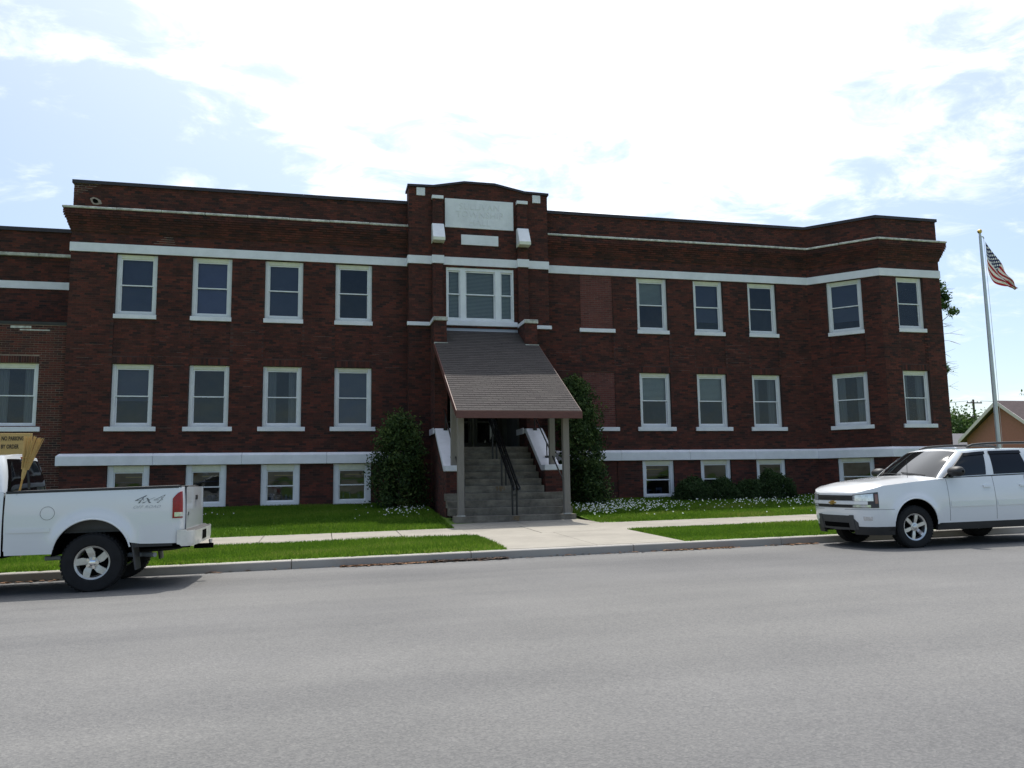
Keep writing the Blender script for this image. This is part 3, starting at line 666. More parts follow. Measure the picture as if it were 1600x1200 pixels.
# ------------------------------------------------------------------ windows
def window(w, u0, u1, z0, z1, sill='flush', inside=None, header=True, fw=0.115, rec=0.10, split=0.5, parent=None):
    """frame with two sashes, panes, sill; returns the frame part"""
    par = parent or hall; P = w.p
    def bar(mb, a, b, c, e, d0, d1): mb.hexa([P(a, c, d1), P(b, c, d1), P(b, c, d0), P(a, c, d0), P(a, e, d1), P(b, e, d1), P(b, e, d0), P(a, e, d0)])
    g = 0.004; a, b, c, e = u0 + g, u1 - g, z0 + g, z1 - g
    mb = MB(); bar(mb, a, a + fw, c, e, -rec - .12, -rec); bar(mb, b - fw, b, c, e, -rec - .12, -rec); bar(mb, a + fw, b - fw, c, c + fw * .8, -rec - .12, -rec - .004)
    if not header: bar(mb, a + fw, b - fw, e - fw, e, -rec - .12, -rec - .004)
    fr = mb.build('window', 'white_frame', par, bevel=0.006)
    if header:
        mb = MB(); bar(mb, a + fw, b - fw, e - fw * 1.1, e, -rec - .12, -rec - .004); mb.build('header', 'cream_paint', fr, bevel=0.006)
    ai, bi, ci, ei = a + fw, b - fw, c + fw * .8, e - fw * (1.1 if header else 1); zm = ci + (ei - ci) * split; t = 0.035
    # lower sash nearer the room, upper sash in front
    for (lo, hi, dd) in ((zm - 0.018, ei, 0.030), (ci, zm + 0.018, 0.062)):
        mb = MB(); d1 = -rec - dd; d0 = d1 - 0.032
        bar(mb, ai, ai + t, lo, hi, d0, d1); bar(mb, bi - t, bi, lo, hi, d0, d1); bar(mb, ai + t, bi - t, lo, lo + t, d0, d1); bar(mb, ai + t, bi - t, hi - t, hi, d0, d1)
        sa = mb.build('sash', 'white_frame', fr)
        mb = MB(); dm = (d0 + d1) / 2 + random.uniform(-.001, .001); tw = random.uniform(-.0015, .0015)
        mb.quad(P(ai + t, lo + t, dm + tw), P(bi - t, lo + t, dm - tw), P(bi - t, hi - t, dm), P(ai + t, hi - t, dm + tw)); mb.build('pane', 'pane_glass', fr)
    if sill == 'flush':
        mb = MB(); bar(mb, u0 - 0.02, u1 + 0.02, z0 - 0.135, z0, -0.25, 0.035); mb.build('sill', 'white_paint', fr, bevel=0.008)
    elif sill == 'wide':
        mb = MB(); bar(mb, u0 - 0.125, u1 + 0.125, z0 - 0.135, z0, -0.0, 0.065); bar(mb, u0, u1, z0 - 0.135, z0, -0.25, 0.0); mb.build('sill', 'white_paint', fr, bevel=0.006)
    dz = -rec - 0.16
    if inside == 'blind' or inside == 'blind_half':
        mb = MB(); lo = ci if inside == 'blind' else zm; zz = lo
        while zz < ei: mb.hexa([P(ai, zz, dz + .008), P(bi, zz, dz + .008), P(bi, zz + .006, dz - .008), P(ai, zz + .006, dz - .008), P(ai, zz + .028, dz + .008), P(bi, zz + .028, dz + .008), P(bi, zz + .034, dz - .008), P(ai, zz + .034, dz - .008)]); zz += 0.042
        mb.build('blind', 'blind', fr)
    elif inside == 'shade':
        mb = MB(); bar(mb, ai, bi, ci + (ei - ci) * random.choice((0, 0, .18, .42)), ei, dz - 0.01, dz); mb.build('roller_shade', 'shade_cloth', fr)
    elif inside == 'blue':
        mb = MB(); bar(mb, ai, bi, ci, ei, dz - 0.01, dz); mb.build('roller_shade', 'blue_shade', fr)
    elif inside == 'curtain':
        mb = MB(); n = 24
        for (x0, x1) in ((ai, ai + (bi - ai) * .30), (bi - (bi - ai) * .30, bi)):
            rows = [[P(x0 + (x1 - x0) * k / n, z, dz - 0.05 + 0.025 * math.sin(k * 1.9)) for z in (ci, ei)] for k in range(n + 1)]; mb.grid(rows)
        mb.build('curtain', 'curtain', fr, smooth=60)
    elif inside == 'screen':
        mb = MB(); bar(mb, ai, bi, ci, zm, -rec - .028, -rec - .024); mb.build('insect_screen', 'screen', fr)
    elif inside == 'shelf':
        mb = MB(); bar(mb, ai, bi, zm + .16, zm + .18, dz - .2, dz - .05)
        for k in range(6):
            x = ai + (bi - ai) * random.uniform(0.03, 0.85); h = random.uniform(.08, .2); nn = len(mb.t); bar(mb, x, x + random.uniform(.07, .16), ci, ci + h + .05, dz - .15, dz - .03)
        o = mb.build('window_display', 'book', fr)
        mb = MB(); bar(mb, ai + .2, bi, ei - .16, ei - .13, dz - .5, dz - .46); mb.build('lamp_tube', 'tube_lamp', fr)
    return fr
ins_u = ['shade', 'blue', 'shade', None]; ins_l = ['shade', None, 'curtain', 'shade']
for i, c in enumerate(WC_L):
    u0, u1 = c - WW / 2 + 7.47, c + WW / 2 + 7.47
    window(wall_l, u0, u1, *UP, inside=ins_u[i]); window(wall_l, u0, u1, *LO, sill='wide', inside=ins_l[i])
    window(wall_l, u0, u1, *BA, sill=None, fw=0.17, inside='shelf', rec=0.06)
for i, c in enumerate(WC_R):
    u0, u1 = c - WW / 2 - 7.34, c + WW / 2 - 7.34
    window(wall_r, u0, u1, *UP, inside=['blind_half', 'shade', None][i]); window(wall_r, u0, u1, *LO, sill='wide', inside=['blind_half', 'blind_half', 'curtain'][i])
    window(wall_r, u0, u1, *BA, sill=None, fw=0.13, inside='shelf' if i == 0 else None, rec=0.06)
window(wall_a, 0.655, 1.845, *UP, inside='shade'); window(wall_a, 0.655, 1.845, *LO, sill='wide', inside='curtain'); window(wall_a, 0.68, 1.87, *BA, sill=None, rec=0.06)
window(wall_b, 0.68, 1.80, *UP); window(wall_b, 0.68, 1.80, *LO, sill='wide', inside='curtain')
for z0 in (6.62, 3.21, 0.80):                       # sills left under the bricked-up openings
    e = 0.06 if z0 > 6 else 0.11
    MB().box(8.57 - e, 9.75 + e, -0.05, 0.05, z0 - 0.135, z0 - 0.002).build('sill', 'white_paint', hall, bevel=0.008)

# ------------------------------------------------------------------ central tower
TY = -0.35; tw = Wall(2.62, TY, 1, 0, 4.72); TX0, TX1 = 2.62, 7.34
OUT = [(2.60, 11.20), (3.42, 11.22), (4.46, 11.425), (5.50, 11.425), (6.54, 11.22), (7.36, 11.20)]
ttop = lambda u: interp(u + TX0, [p[0] for p in OUT], [p[1] for p in OUT]) - 0.04
top_open = [(3.84 - TX0, 6.13 - TX0, 6.66, 8.47), (3.72 - TX0, 6.24 - TX0, 2.40, 5.3)]
mb = MB(); tw.core(mb, 0.3, 11.20, top_open, depth=0.4)
pl = [(p[0], p[1] - .03) for p in OUT]; mb.quad(*[(x, TY, z) for x, z in ([(TX0, 11.18)] + pl[1:-1] + [(TX1, 11.18)])])
for xx, n in ((TX0, -1), (TX1, 1)): mb.quad((xx, TY, 0.3), (xx, 0.3, 0.3), (xx, 0.3, 11.18), (xx, TY, 11.18))
mb.quad((TX0, 0.3, 10.0), (TX1, 0.3, 10.0), (TX1, 0.3, 11.17), (5.5, 0.3, 11.38), (4.46, 0.3, 11.38), (TX0, 0.3, 11.17))
tower = mb.build('tower', 'mortar', hall)
bm = MB(); tw.bricks(bm, 0.35, 11.45, top_open, top=ttop, tone=lambda u, z: rtone())
wsd = Wall(TX0, 0.0, 0, -1, 0.35); wsd.bricks(bm, 0.35, 11.16, tone=lambda u, z: rtone())
wsd = Wall(TX1, TY, 0, 1, 0.35); wsd.bricks(bm, 0.35, 11.16, tone=lambda u, z: rtone())
def pier(x0, x1, yf, yb, z0, z1):
    mb2 = MB().box(x0 + .008, x1 - .008, yf + .008, yb, z0, z1); mb2.build('pier', 'mortar', tower)
    Wall(x0, yf, 1, 0, x1 - x0).bricks(bm, z0, z1, tone=lambda u, z: rtone(), off=lambda u, z: -0.008)
    Wall(x0, yb, 0, -1, yb - yf).bricks(bm, z0, z1, tone=lambda u, z: rtone(), off=lambda u, z: -0.008, phase=0.1); Wall(x1, yf, 0, 1, yb - yf).bricks(bm, z0, z1, tone=lambda u, z: rtone(), off=lambda u, z: -0.008, phase=0.1)
for (x0, x1) in ((3.38, 3.73), (6.25, 6.60)): pier(x0, x1, -0.50, TY, 6.6, 10.72)
LP = ((3.32, 3.71), (6.25, 6.65))
for (x0, x1) in LP: pier(x0, x1, -1.30, TY, 0.35, 6.46)
tag(bm.build('brickwork', 'brick', tower), kind='stuff')
for (x0, x1) in ((3.38, 3.73), (6.25, 6.60)):
    MB().box(x0 - .015, x1 + .015, -0.53, TY - .01, 10.72, 10.83).build('pier_cap', 'white_paint', tower, bevel=0.006)
    MB().hexa([(x0 - .02, -0.84, 9.32), (x1 + .02, -0.84, 9.32), (x1 + .02, TY - .02, 9.32), (x0 - .02, TY - .02, 9.32), (x0 - .02, -0.545, 9.86), (x1 + .02, -0.545, 9.86), (x1 + .02, TY - .02, 9.86), (x0 - .02, TY - .02, 9.86)])\
        .build('bracket', 'white_paint', tower, bevel=0.006)
    mb = MB().hexa([(x0 - .02, -0.84, 9.22), (x1 + .02, -0.84, 9.22), (x1 + .02, TY - .02, 9.22), (x0 - .02, TY - .02, 9.22), (x0 - .02, -0.842, 9.318), (x1 + .02, -0.842, 9.318), (x1 + .02, TY - .02, 9.318), (x0 - .02, TY - .02, 9.318)])
    mb.build('bracket_foot', 'cream_paint', tower)
for (x0, x1) in ((2.87, 3.15), (6.82, 7.10)): MB().box(x0, x1, TY - .035, TY, 10.84, 11.11).build('stone_square', 'white_paint', tower, bevel=0.006)
tab = MB().box(3.81, 6.14, TY - .04, TY, 9.81, 10.80).build('name_tablet', 'white_paint', tower, bevel=0.006)
tab2 = MB().box(4.35, 5.61, TY - .04, TY, 9.24, 9.585).build('date_tablet', 'white_paint', tower, bevel=0.006)
def wall_text(body, size, x, z, y, par, m, name='lettering', **k):
    me = text_mesh(body, size, 0.006, align='CENTER', **k); me.transform(Matrix.Translation((x, y, z)) @ Matrix.Rotation(math.pi / 2, 4, 'X')); return link(name, me, m, par)
for body, z in (('SULLIVAN', 10.46), ('TOWNSHIP', 10.19), ('HALL', 9.92)):
    o = wall_text(body, 0.30, CX, z, TY - .043, tab, 'letter', spacing=1.05)
# white bands over the tower and its piers
for (x0, x1, y) in ((2.60, 3.36, -0.39), (3.355, 3.755, -0.54), (3.75, 6.23, -0.385), (6.225, 6.625, -0.54), (6.62, 7.36, -0.39)):
    MB().box(x0, x1, y, TY + .02 if y > -.5 else TY - .03, 8.53, 8.80).build('white_band', 'white_paint', tower, bevel=0.005)
MB().box(2.58, 2.63, -0.37, -.01, 8.53, 8.80).build('white_band', 'white_paint', tower)
# sill course wrapping the lower piers
for (x0, x1) in LP:
    MB().box(x0 - .03, x1 + .03, -1.34, -0.40, 6.462, 6.585).build('pier_cap', 'weathered_stone', tower, bevel=0.012)
    for xs in (x0 - .034, x1 + .026): MB().box(xs, xs + .008, -1.30, -0.40, 6.466, 6.581).build('white_band', 'white_paint', tower)
MB().box(2.56, 3.285, -0.43, TY, 6.465, 6.585).build('white_band', 'white_paint', tower, bevel=0.005)
MB().box(6.69, 7.40, -0.43, TY, 6.465, 6.585).build('white_band', 'white_paint', tower, bevel=0.005)
MB().box(3.745, 6.215, -0.45, TY + .2, 6.50, 6.655).build('sill', 'white_paint', tower, bevel=0.006)
# pediment coping
mb = MB(); cp2 = [(x, z) for x, z in OUT]; k = len(cp2)
prof = cp2 + [(x, z - 0.075) for x, z in reversed(cp2)]
mb.prism(prof, lambda p: (p[0] + (0.03 if p[0] > 5 else -0.03) * (abs(p[0] - 4.98) > 2), TY - 0.06, p[1]), lambda p: (p[0] + (0.03 if p[0] > 5 else -0.03) * (abs(p[0] - 4.98) > 2), 0.36, p[1]))
mb.build('coping', 'coping_metal', tower)
# triple window
tr = MB()
for (a, b) in ((3.845, 3.90), (4.31, 4.49), (5.49, 5.68), (6.075, 6.125)): tr.box(a, b, -0.33, -0.20, 6.66, 8.465)
tr.box(3.845, 6.125, -0.325, -0.20, 8.36, 8.464); tr.box(3.845, 6.125, -0.325, -0.20, 6.665, 6.76)
tro = tr.build('window', 'white_frame', hall, bevel=0.005)
for (a, b) in ((3.90, 4.31), (4.49, 5.49), (5.68, 6.075)):
    for (lo, hi, y) in ((7.56, 8.36, -0.275), (6.76, 7.60, -0.245)):
        mb = MB(); t = 0.04; mb.box(a, a + t, y, y + .03, lo, hi); mb.box(b - t, b, y, y + .03, lo, hi); mb.box(a + t, b - t, y, y + .03, lo, lo + t); mb.box(a + t, b - t, y, y + .03, hi - t, hi); mb.build('sash', 'white_frame', tro)
        mb = MB(); mb.quad((a + t, y + .015, lo + t), (b - t, y + .015, lo + t), (b - t, y + .015, hi - t), (a + t, y + .015, hi - t)); mb.build('pane', 'pane_glass', tro)
    mb = MB(); zz = 6.8
    while zz < 8.33: mb.hexa([(a, -.165, zz), (b, -.165, zz), (b, -.145, zz + .008), (a, -.145, zz + .008), (a, -.165, zz + .026), (b, -.165, zz + .026), (b, -.145, zz + .034), (a, -.145, zz + .034)]); zz += 0.046
    mb.build('blind', 'blind', tro)
# entrance recess: side walls, back wall with double door
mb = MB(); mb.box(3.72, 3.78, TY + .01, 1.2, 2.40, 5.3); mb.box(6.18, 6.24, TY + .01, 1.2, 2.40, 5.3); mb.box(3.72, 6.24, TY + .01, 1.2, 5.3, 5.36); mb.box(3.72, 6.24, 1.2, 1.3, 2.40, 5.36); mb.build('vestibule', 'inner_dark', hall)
for (a, b) in ((3.95, 4.94), (4.98, 5.97)):
    mb = MB(); mb.box(a, a + .14, 1.10, 1.16, 2.48, 4.6); mb.box(b - .14, b, 1.10, 1.16, 2.48, 4.6); mb.box(a + .14, b - .14, 1.10, 1.16, 2.48, 2.75); mb.box(a + .14, b - .14, 1.10, 1.16, 3.42, 3.50); mb.box(a + .14, b - .14, 1.10, 1.16, 4.45, 4.6)
    d = mb.build('door', 'door_paint', hall, bevel=0.004)
    for (z0, z1) in ((2.75, 3.42), (3.50, 4.45)): mb = MB(); mb.quad((a + .14, 1.13, z0), (b - .14, 1.13, z0), (b - .14, 1.13, z1), (a + .14, 1.13, z1)); mb.build('pane', 'car_glass', d)
    hx = b - .09 if a < 4.5 else a + .09; MB().tube([(hx, 1.06, 3.2), (hx, 1.03, 3.22), (hx, 1.03, 3.5), (hx, 1.06, 3.52)], 0.012, 6).build('handle', 'chrome', d)
MB().box(3.72, 6.24, 1.05, 1.2, 4.62, 4.72).build('door_frame', 'post_wood', hall); MB().box(4.935, 4.985, 1.05, 1.17, 2.48, 4.6).build('door_frame', 'post_wood', hall)

# ------------------------------------------------------------------ entrance steps with cheek walls
Z0 = 0.335; RI = 0.195; TD = 0.29
steps = empty('entrance_steps', (CX, -3.3, Z0), 'flight of worn grey concrete steps between white capped brick cheek walls', 'steps')
for k in range(1, 12):
    yf = STEPY + 0.10 + (k - 1) * TD if k > 1 else STEPY
    if k == 1: x0, x1 = 3.34, 6.66
    elif k <= 4: x0, x1 = 3.27, 6.68
    else: x0, x1 = 3.83, 6.13
    yb = yf + TD + 0.12 if k < 11 else TY + .01
    z1 = Z0 + k * RI; z0 = z1 - RI if k > 1 else Z0 - 0.25
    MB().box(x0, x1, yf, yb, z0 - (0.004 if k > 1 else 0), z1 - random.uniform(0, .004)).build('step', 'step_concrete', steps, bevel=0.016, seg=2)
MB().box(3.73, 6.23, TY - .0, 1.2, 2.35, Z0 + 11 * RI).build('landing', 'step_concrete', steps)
for (x, k) in ((4.86, 5), (5.03, 1)):        # rust stains under the rail posts are patches of rusted grout
    yf = STEPY + 0.10 + (k - 1) * TD if k > 1 else STEPY
    mb = MB(); z = Z0 + k * RI
    for q in range(14):
        a = x + random.gauss(0, .055); w = random.uniform(.006, .022); h = random.uniform(.04, .165); mb.quad((a - w, yf - .0015 - q * .0001, z - .018 - h), (a + w, yf - .0015 - q * .0001, z - .018 - h), (a + w * .8, yf - .0015 - q * .0001, z - .018), (a - w * .8, yf - .0015 - q * .0001, z - .018))
    mb.build('rust_stain', 'rust', steps)
for sx, (x0, x1) in (('l', (3.29, 3.82)), ('r', (6.14, 6.69))):
    prof = [(-1.32, 0.3), (-1.32, 2.92), (-1.50, 2.92), (-3.28, 1.72), (-3.62, 1.72), (-3.62, 0.3)]
    ck = MB(); ck.prism(prof, lambda p: (x0 + .03, p[0], p[1]), lambda p: (x1 - .03, p[0], p[1])); co = ck.build('cheek_wall', 'mortar', steps)
    bm = MB(); ctop = lambda y: interp(y, [-3.62, -3.28, -1.5, -1.32], [1.72, 1.72, 2.92, 2.92])
    Wall(x0 + .03, -3.62, 1, 0, x1 - x0 - .06).bricks(bm, 0.5, 1.72, tone=lambda u, z: rtone())
    Wall(x0 + .03, -1.32, 0, -1, 2.3).bricks(bm, 0.5, 2.92, tone=lambda u, z: rtone(), top=lambda u: ctop(-1.32 - u)); Wall(x1 - .03, -3.62, 0, 1, 2.3).bricks(bm, 0.5, 2.92, tone=lambda u, z: rtone(), top=lambda u: ctop(-3.62 + u))
    tag(bm.build('brickwork', 'brick', co), kind='stuff')
    cap = MB(); cprof = [(-1.31, 2.92), (-1.31, 3.06), (-1.56, 3.06), (-3.30, 1.885), (-3.68, 1.885), (-3.68, 1.725), (-3.27, 1.725), (-1.50, 2.92)]
    cap.prism(cprof, lambda p: (x0, p[0], p[1]), lambda p: (x1, p[0], p[1])); cap.build('cheek_cap', 'white_paint', steps, bevel=0.012)
    for (a, b) in ((x0 - .03, x0 + .0), (x1, x1 + .03)): MB().box(a, b, -1.33, -0.42, 2.90, 3.09).build('cap_return', 'white_paint', steps, bevel=0.006)

# ------------------------------------------------------------------ porch canopy
canopy = empty('porch_canopy', (CX, -3.0, Z0), 'steep shingled porch canopy on grey posts over the entrance steps', 'canopy')
CY0, CZ0, CY1, CZ1 = TY - .02, 6.33, -5.50, 3.265; SL = math.hypot(CY1 - CY0, CZ1 - CZ0); sd = ((CY1 - CY0) / SL, (CZ1 - CZ0) / SL); snn = (sd[1], -sd[0])   # outward normal in (y,z): up and towards the street
if snn[1] < 0: snn = (-snn[0], -snn[1])
def cpt(x, s, h=0.0): return (x, CY0 + sd[0] * s + snn[0] * h, CZ0 + sd[1] * s + snn[1] * h)
KX0, KX1 = 3.335, 6.645; sp = 1.30 * SL / (CY0 - CY1) - 0.40 * SL / (CY0 - CY1)      # slope length at which the roof passes the pier fronts
spier = (CY0 + 1.31) / (CY0 - CY1) * SL
mb = MB(); mb.hexa([cpt(3.72, 0, -.10), cpt(6.24, 0, -.10), cpt(6.24, spier, -.10), cpt(3.72, spier, -.10), cpt(3.72, 0, 0), cpt(6.24, 0, 0), cpt(6.24, spier, 0), cpt(3.72, spier, 0)])
mb.hexa([cpt(KX0, spier, -.10), cpt(KX1, spier, -.10), cpt(KX1, SL, -.10), cpt(KX0, SL, -.10), cpt(KX0, spier, 0), cpt(KX1, spier, 0), cpt(KX1, SL, 0), cpt(KX0, SL, 0)])
deck = mb.build('roof_deck', 'soffit_wood', canopy)
EXP = 0.1405; TAB = 0.305; smesh = []
for k in range(6):
    m1 = MB(); L_ = EXP + 0.05; ang = 0.0; m1.hexa([(0, 0, .002), (TAB - .006, 0, .002), (TAB - .006, L_, .009), (0, L_, .009), (0, 0, .006), (TAB - .006, 0, .006), (TAB - .006, L_, .017), (0, L_, .017)])
    me = m1.mesh('shingle'); tone_mesh(me, k / 5); me.materials.append(MATS['shingle']); smesh.append(me)
rot = Matrix(((1, 0, 0), (0, sd[0], snn[0]), (0, sd[1], snn[1]))).to_4x4()
nsol = 0; rest = MB(); courses = int((SL + .02) / EXP)
inv = canopy.matrix_world.copy()
for c in range(courses, -1, -1):
    s0 = SL + 0.03 - (courses - c + 1) * EXP - 0.05
    if s0 < -0.05: break
    x0, x1 = (KX0 - .015, KX1 + .015) if s0 + 0.1 > spier else (3.725, 6.235)
    x = x0 - (0.5 * TAB if c % 2 else 0.0)
    while x < x1 - .02:
        a, b = max(x, x0), min(x + TAB - .006, x1); t = min(5, max(0, int(random.gauss(2.6, 1.3))))
        if b - a > 0.02:
            if b - a > TAB - 0.008 and nsol < 300:
                o = bpy.data.objects.new('shingle', smesh[t]); COL.objects.link(o); o.parent = deck; o.matrix_parent_inverse = Matrix.Identity(4)
                o.matrix_basis = Matrix.Translation(cpt(a, max(s0, 0), 0.0)) @ rot; nsol += 1
            else:
                q0, q1 = max(s0, 0), s0 + EXP + .05
                rest.hexa([cpt(a, q0, .002), cpt(b, q0, .002), cpt(b, q1, .009), cpt(a, q1, .009), cpt(a, q0, .006), cpt(b, q0, .006), cpt(b, q1, .017), cpt(a, q1, .017)], tone=t / 5)
        x += TAB
ro = rest.build('shingles', 'shingle', deck); tag(ro, kind='stuff')
# the deck is a child of the canopy with identity world placement, so its children use world coordinates
mb = MB(); mb.hexa([cpt(3.73, -.0, 0.012), cpt(6.23, -.0, 0.012), cpt(6.23, .06, 0.02), cpt(3.73, .06, 0.02), (3.73, TY - .012, 6.42), (6.23, TY - .012, 6.42), (6.23, TY - .03, 6.42), (3.73, TY - .03, 6.42)]); mb.build('flashing', 'grey_metal', canopy)
for (x0, x1) in LP:
    mb = MB(); mb.box(x0 - .02, x1 + .02, -1.40, -1.31, 5.70, 5.755); mb.build('flashing', 'weathered_stone', canopy)
MB().box(KX0 - .04, KX1 + .04, CY1 - .055, CY1 - .02, CZ1 - .21, CZ1 - .015).build('fascia', 'fascia_paint', canopy, bevel=0.004)
for x in (KX0 - .04, KX1 + .01):
    mb = MB(); mb.hexa([cpt(x, spier, -.17), cpt(x + .03, spier, -.17), cpt(x + .03, SL, -.17), cpt(x, SL, -.17), cpt(x, spier, -.005), cpt(x + .03, spier, -.005), cpt(x + .03, SL, -.005), cpt(x, SL, -.005)]); mb.build('rake_board', 'fascia_paint', canopy)
for x in np.linspace(KX0 + .1, KX1 - .14, 7):
    mb = MB(); mb.hexa([cpt(x, spier, -.24), cpt(x + .04, spier, -.24), cpt(x + .04, SL - .05, -.24), cpt(x, SL - .05, -.24), cpt(x, spier, -.101), cpt(x + .04, spier, -.101), cpt(x + .04, SL - .05, -.101), cpt(x, SL - .05, -.101)]); mb.build('rafter', 'soffit_wood', canopy)
def zc(y, h): return CZ0 + (y - CY0) * (CZ1 - CZ0) / (CY1 - CY0) - h
MB().box(3.42, 6.56, -4.83, -4.68, zc(-4.83, .45), zc(-4.83, .28)).build('beam', 'soffit_wood', canopy)
for x in (3.53, 6.44):
    MB().box(x - .085, x + .085, -4.84, -4.67, Z0 + RI, zc(-4.75, .26)).build('post', 'post_wood', canopy, bevel=0.006)
    MB().box(x - .10, x + .10, -4.855, -4.655, Z0 + RI - .002, Z0 + RI + .025).build('post_foot', 'weathered_stone', canopy)
for x in (3.555, 6.42): MB().box(x - .08, x + .08, -3.56, -3.40, 1.884, zc(-3.48, .24)).build('post', 'post_wood', canopy, bevel=0.006)

# ------------------------------------------------------------------ handrails
def stepz(y): return Z0 + RI + (y - STEPY) / TD * RI
ctr = empty('handrail', (4.98, -3.3, Z0 + RI), 'black iron double handrail down the middle of the concrete steps', 'handrail', group='handrails of the entrance steps')
for x in (4.92, 5.04):
    for h in (0.86, 0.70):
        y0, y1 = -4.95, -1.35; pts = [(x, y1 + .25, stepz(y1) + h), (x, y1, stepz(y1) + h), (x, y0, stepz(y0) + h)]
        if h > .8: pts += [(x + (x - 4.98) * .3, y0 - .12, stepz(y0) + h - .10), (x, y0 - .13, stepz(y0) + h - .16)]
        MB().tube(pts, 0.027, 8).build('rail', 'black_iron', ctr, smooth=40)
    for y, k in ((-4.78, 1), (-3.50, 5), (-2.3, 9)):
        zb = Z0 + k * RI; MB().tube([(x, y, zb - .01), (x, y, stepz(y) + .86)], 0.026, 8).build('rail_post', 'black_iron', ctr, smooth=40)
for y, z in ((-4.78, .45), (-3.50, .5)): MB().tube([(4.92, y, stepz(y) + z), (5.04, y, stepz(y) + z)], 0.014, 6).build('crossbar', 'black_iron', ctr, smooth=40)
def side_rail(x, label):
    r = empty('handrail', (x, -2.6, 2.4), label, 'handrail', group='handrails of the entrance steps')
    czt = lambda y: interp(y, [-3.30, -1.56], [1.885, 3.06]); pts = [(x, -1.2, czt(-1.56) + .62), (x, -1.5, czt(-1.56) + .55)] + [(x, y, czt(max(y, -3.3)) + .42 - (0.0 if y > -3.3 else (-3.3 - y) * .72)) for y in (-1.9, -2.5, -3.0, -3.6, -4.15)] + [(x + .04, -4.32, 1.48), (x + .10, -4.33, 1.50)]
    MB().tube(pts, 0.021, 8).build('rail', 'black_iron', r, smooth=40)
    for y in (-1.62, -2.95): MB().tube([(x, y, czt(y) - .01), (x, y, czt(y) + .41)], 0.018, 8).build('rail_post', 'black_iron', r, smooth=40); MB().box(x - .06, x + .06, y - .05, y + .05, czt(y) - .03, czt(y) + .035).build('rail_foot', 'black_iron', r)
    MB().tube([(x + .10, -4.33, 1.50), (x + .10, -4.33, Z0 + 2 * RI)], 0.018, 8).build('rail_post', 'black_iron', r, smooth=40)
side_rail(6.42, 'single black iron handrail on the right hand cheek wall'); side_rail(3.60, 'single black iron handrail on the left hand cheek wall')

# ------------------------------------------------------------------ lower annex on the left
annex = empty('brick_annex', (-11, 1, 0.7), 'lower brick annex joining the left end of the hall', 'building')
AY = 0.10; wa = Wall(-15.5, AY, 1, 0, 8.03); aop = [(-9.48 + 15.5, -8.19 + 15.5, 3.21, 5.10), (-12.2 + 15.5, -10.9 + 15.5, 3.21, 5.10)]
mb = MB(); wa.core(mb, 0.3, 6.24, aop); aw = mb.build('wall', 'mortar_annex', annex)
bm = MB(); wa.solo = []
wa.bricks(bm, 0.35, 6.22, aop + [(a, b, e, e + .21) for a, b, c, e in aop], tone=lambda u, z: rtone(), solo=lambda u, z: u > 6.1 and 3.1 < z < 6.2, gap=0.012)
for (a, b, c, e) in aop:
    n = 19
    for i in range(n):
        u0 = a + (b - a) * i / n + .005; u1 = a + (b - a) * (i + 1) / n - .005; nn = len(bm.v); d = .0075; c2, e2 = e + .006, e + .20
        bm.v += [wa.p(u0, c2, d), wa.p(u1, c2, d), wa.p(u1, e2, d), wa.p(u0, e2, d), wa.p(u0, c2, -.01), wa.p(u1, c2, -.01), wa.p(u1, e2, -.01), wa.p(u0, e2, -.01)]
        for q in ((0, 1, 2, 3), (1, 5, 6, 2), (4, 0, 3, 7), (3, 2, 6, 7), (4, 5, 1, 0)): bm.f.append(tuple(nn + i for i in q)); bm.t.append(rtone())
wa.solo.sort(key=lambda b: -b[0]); keep = wa.solo[:300]; extra = wa.solo[300:]
for (u, z, t) in extra:
    n = len(bm.v); d = .0075; y1 = u + BL - .012; zb = z + CH - .012
    bm.v += [wa.p(u, z, d), wa.p(y1, z, d), wa.p(y1, zb, d), wa.p(u, zb, d), wa.p(u, z, -.012), wa.p(y1, z, -.012), wa.p(y1, zb, -.012), wa.p(u, zb, -.012)]
    for q in ((0, 1, 2, 3), (1, 5, 6, 2), (4, 0, 3, 7), (3, 2, 6, 7), (4, 5, 1, 0)): bm.f.append(tuple(n + i for i in q)); bm.t.append(t)
wa.solo = keep; wa.place_solo(aw)
tag(bm.build('brickwork', 'brick', aw), kind='stuff')
for (a, b, c, e) in aop: window(wa, a, b, c, e, sill='wide', inside='curtain', parent=annex)
MB().box(-15.5, -7.48, AY - .02, 1.62, 6.24, 6.33).build('roof', 'roof_tar', annex)
A2 = 1.6; wb = Wall(-15.5, A2, 1, 0, 8.03); mb = MB(); wb.core(mb, 6.0, 9.60, []); mb.quad((-15.5, A2, 9.6), (-7.48, A2, 9.6), (-7.48, 12, 9.6), (-15.5, 12, 9.6)); mb.quad((-15.5, AY, 0.3), (-15.5, 12, 0.3), (-15.5, 12, 6.2), (-15.5, AY, 6.2)); mb.quad((-15.5, A2, 6.2), (-15.5, 12, 6.2), (-15.5, 12, 9.6), (-15.5, A2, 9.6)); mb.quad((-15.5, 12, 0.3), (-7.5, 12, 0.3), (-7.5, 12, 9.6), (-15.5, 12, 9.6))
aw2 = mb.build('wall', 'mortar', annex); bm = MB(); wb.bricks(bm, 6.3, 9.55, tone=lambda u, z: rtone(), u0=4.5); tag(bm.build('brickwork', 'brick', aw2), kind='stuff')
MB().box(-15.5, -7.49, A2 - .04, A2 + .05, 7.66, 7.90).build('white_band', 'white_paint', annex, bevel=.005)
for k in range(6): MB().box(-15.5 + k * 1.335 + .004, -15.5 + (k + 1) * 1.335 - .004, A2 - .10, A2 + .05, 8.70, 8.80).build('cornice_stone', 'weathered_stone', annex, bevel=.008)
MB().box(-15.55, -7.49, A2 - .06, A2 + .3, 9.52, 9.64).build('coping', 'coping_metal', annex)
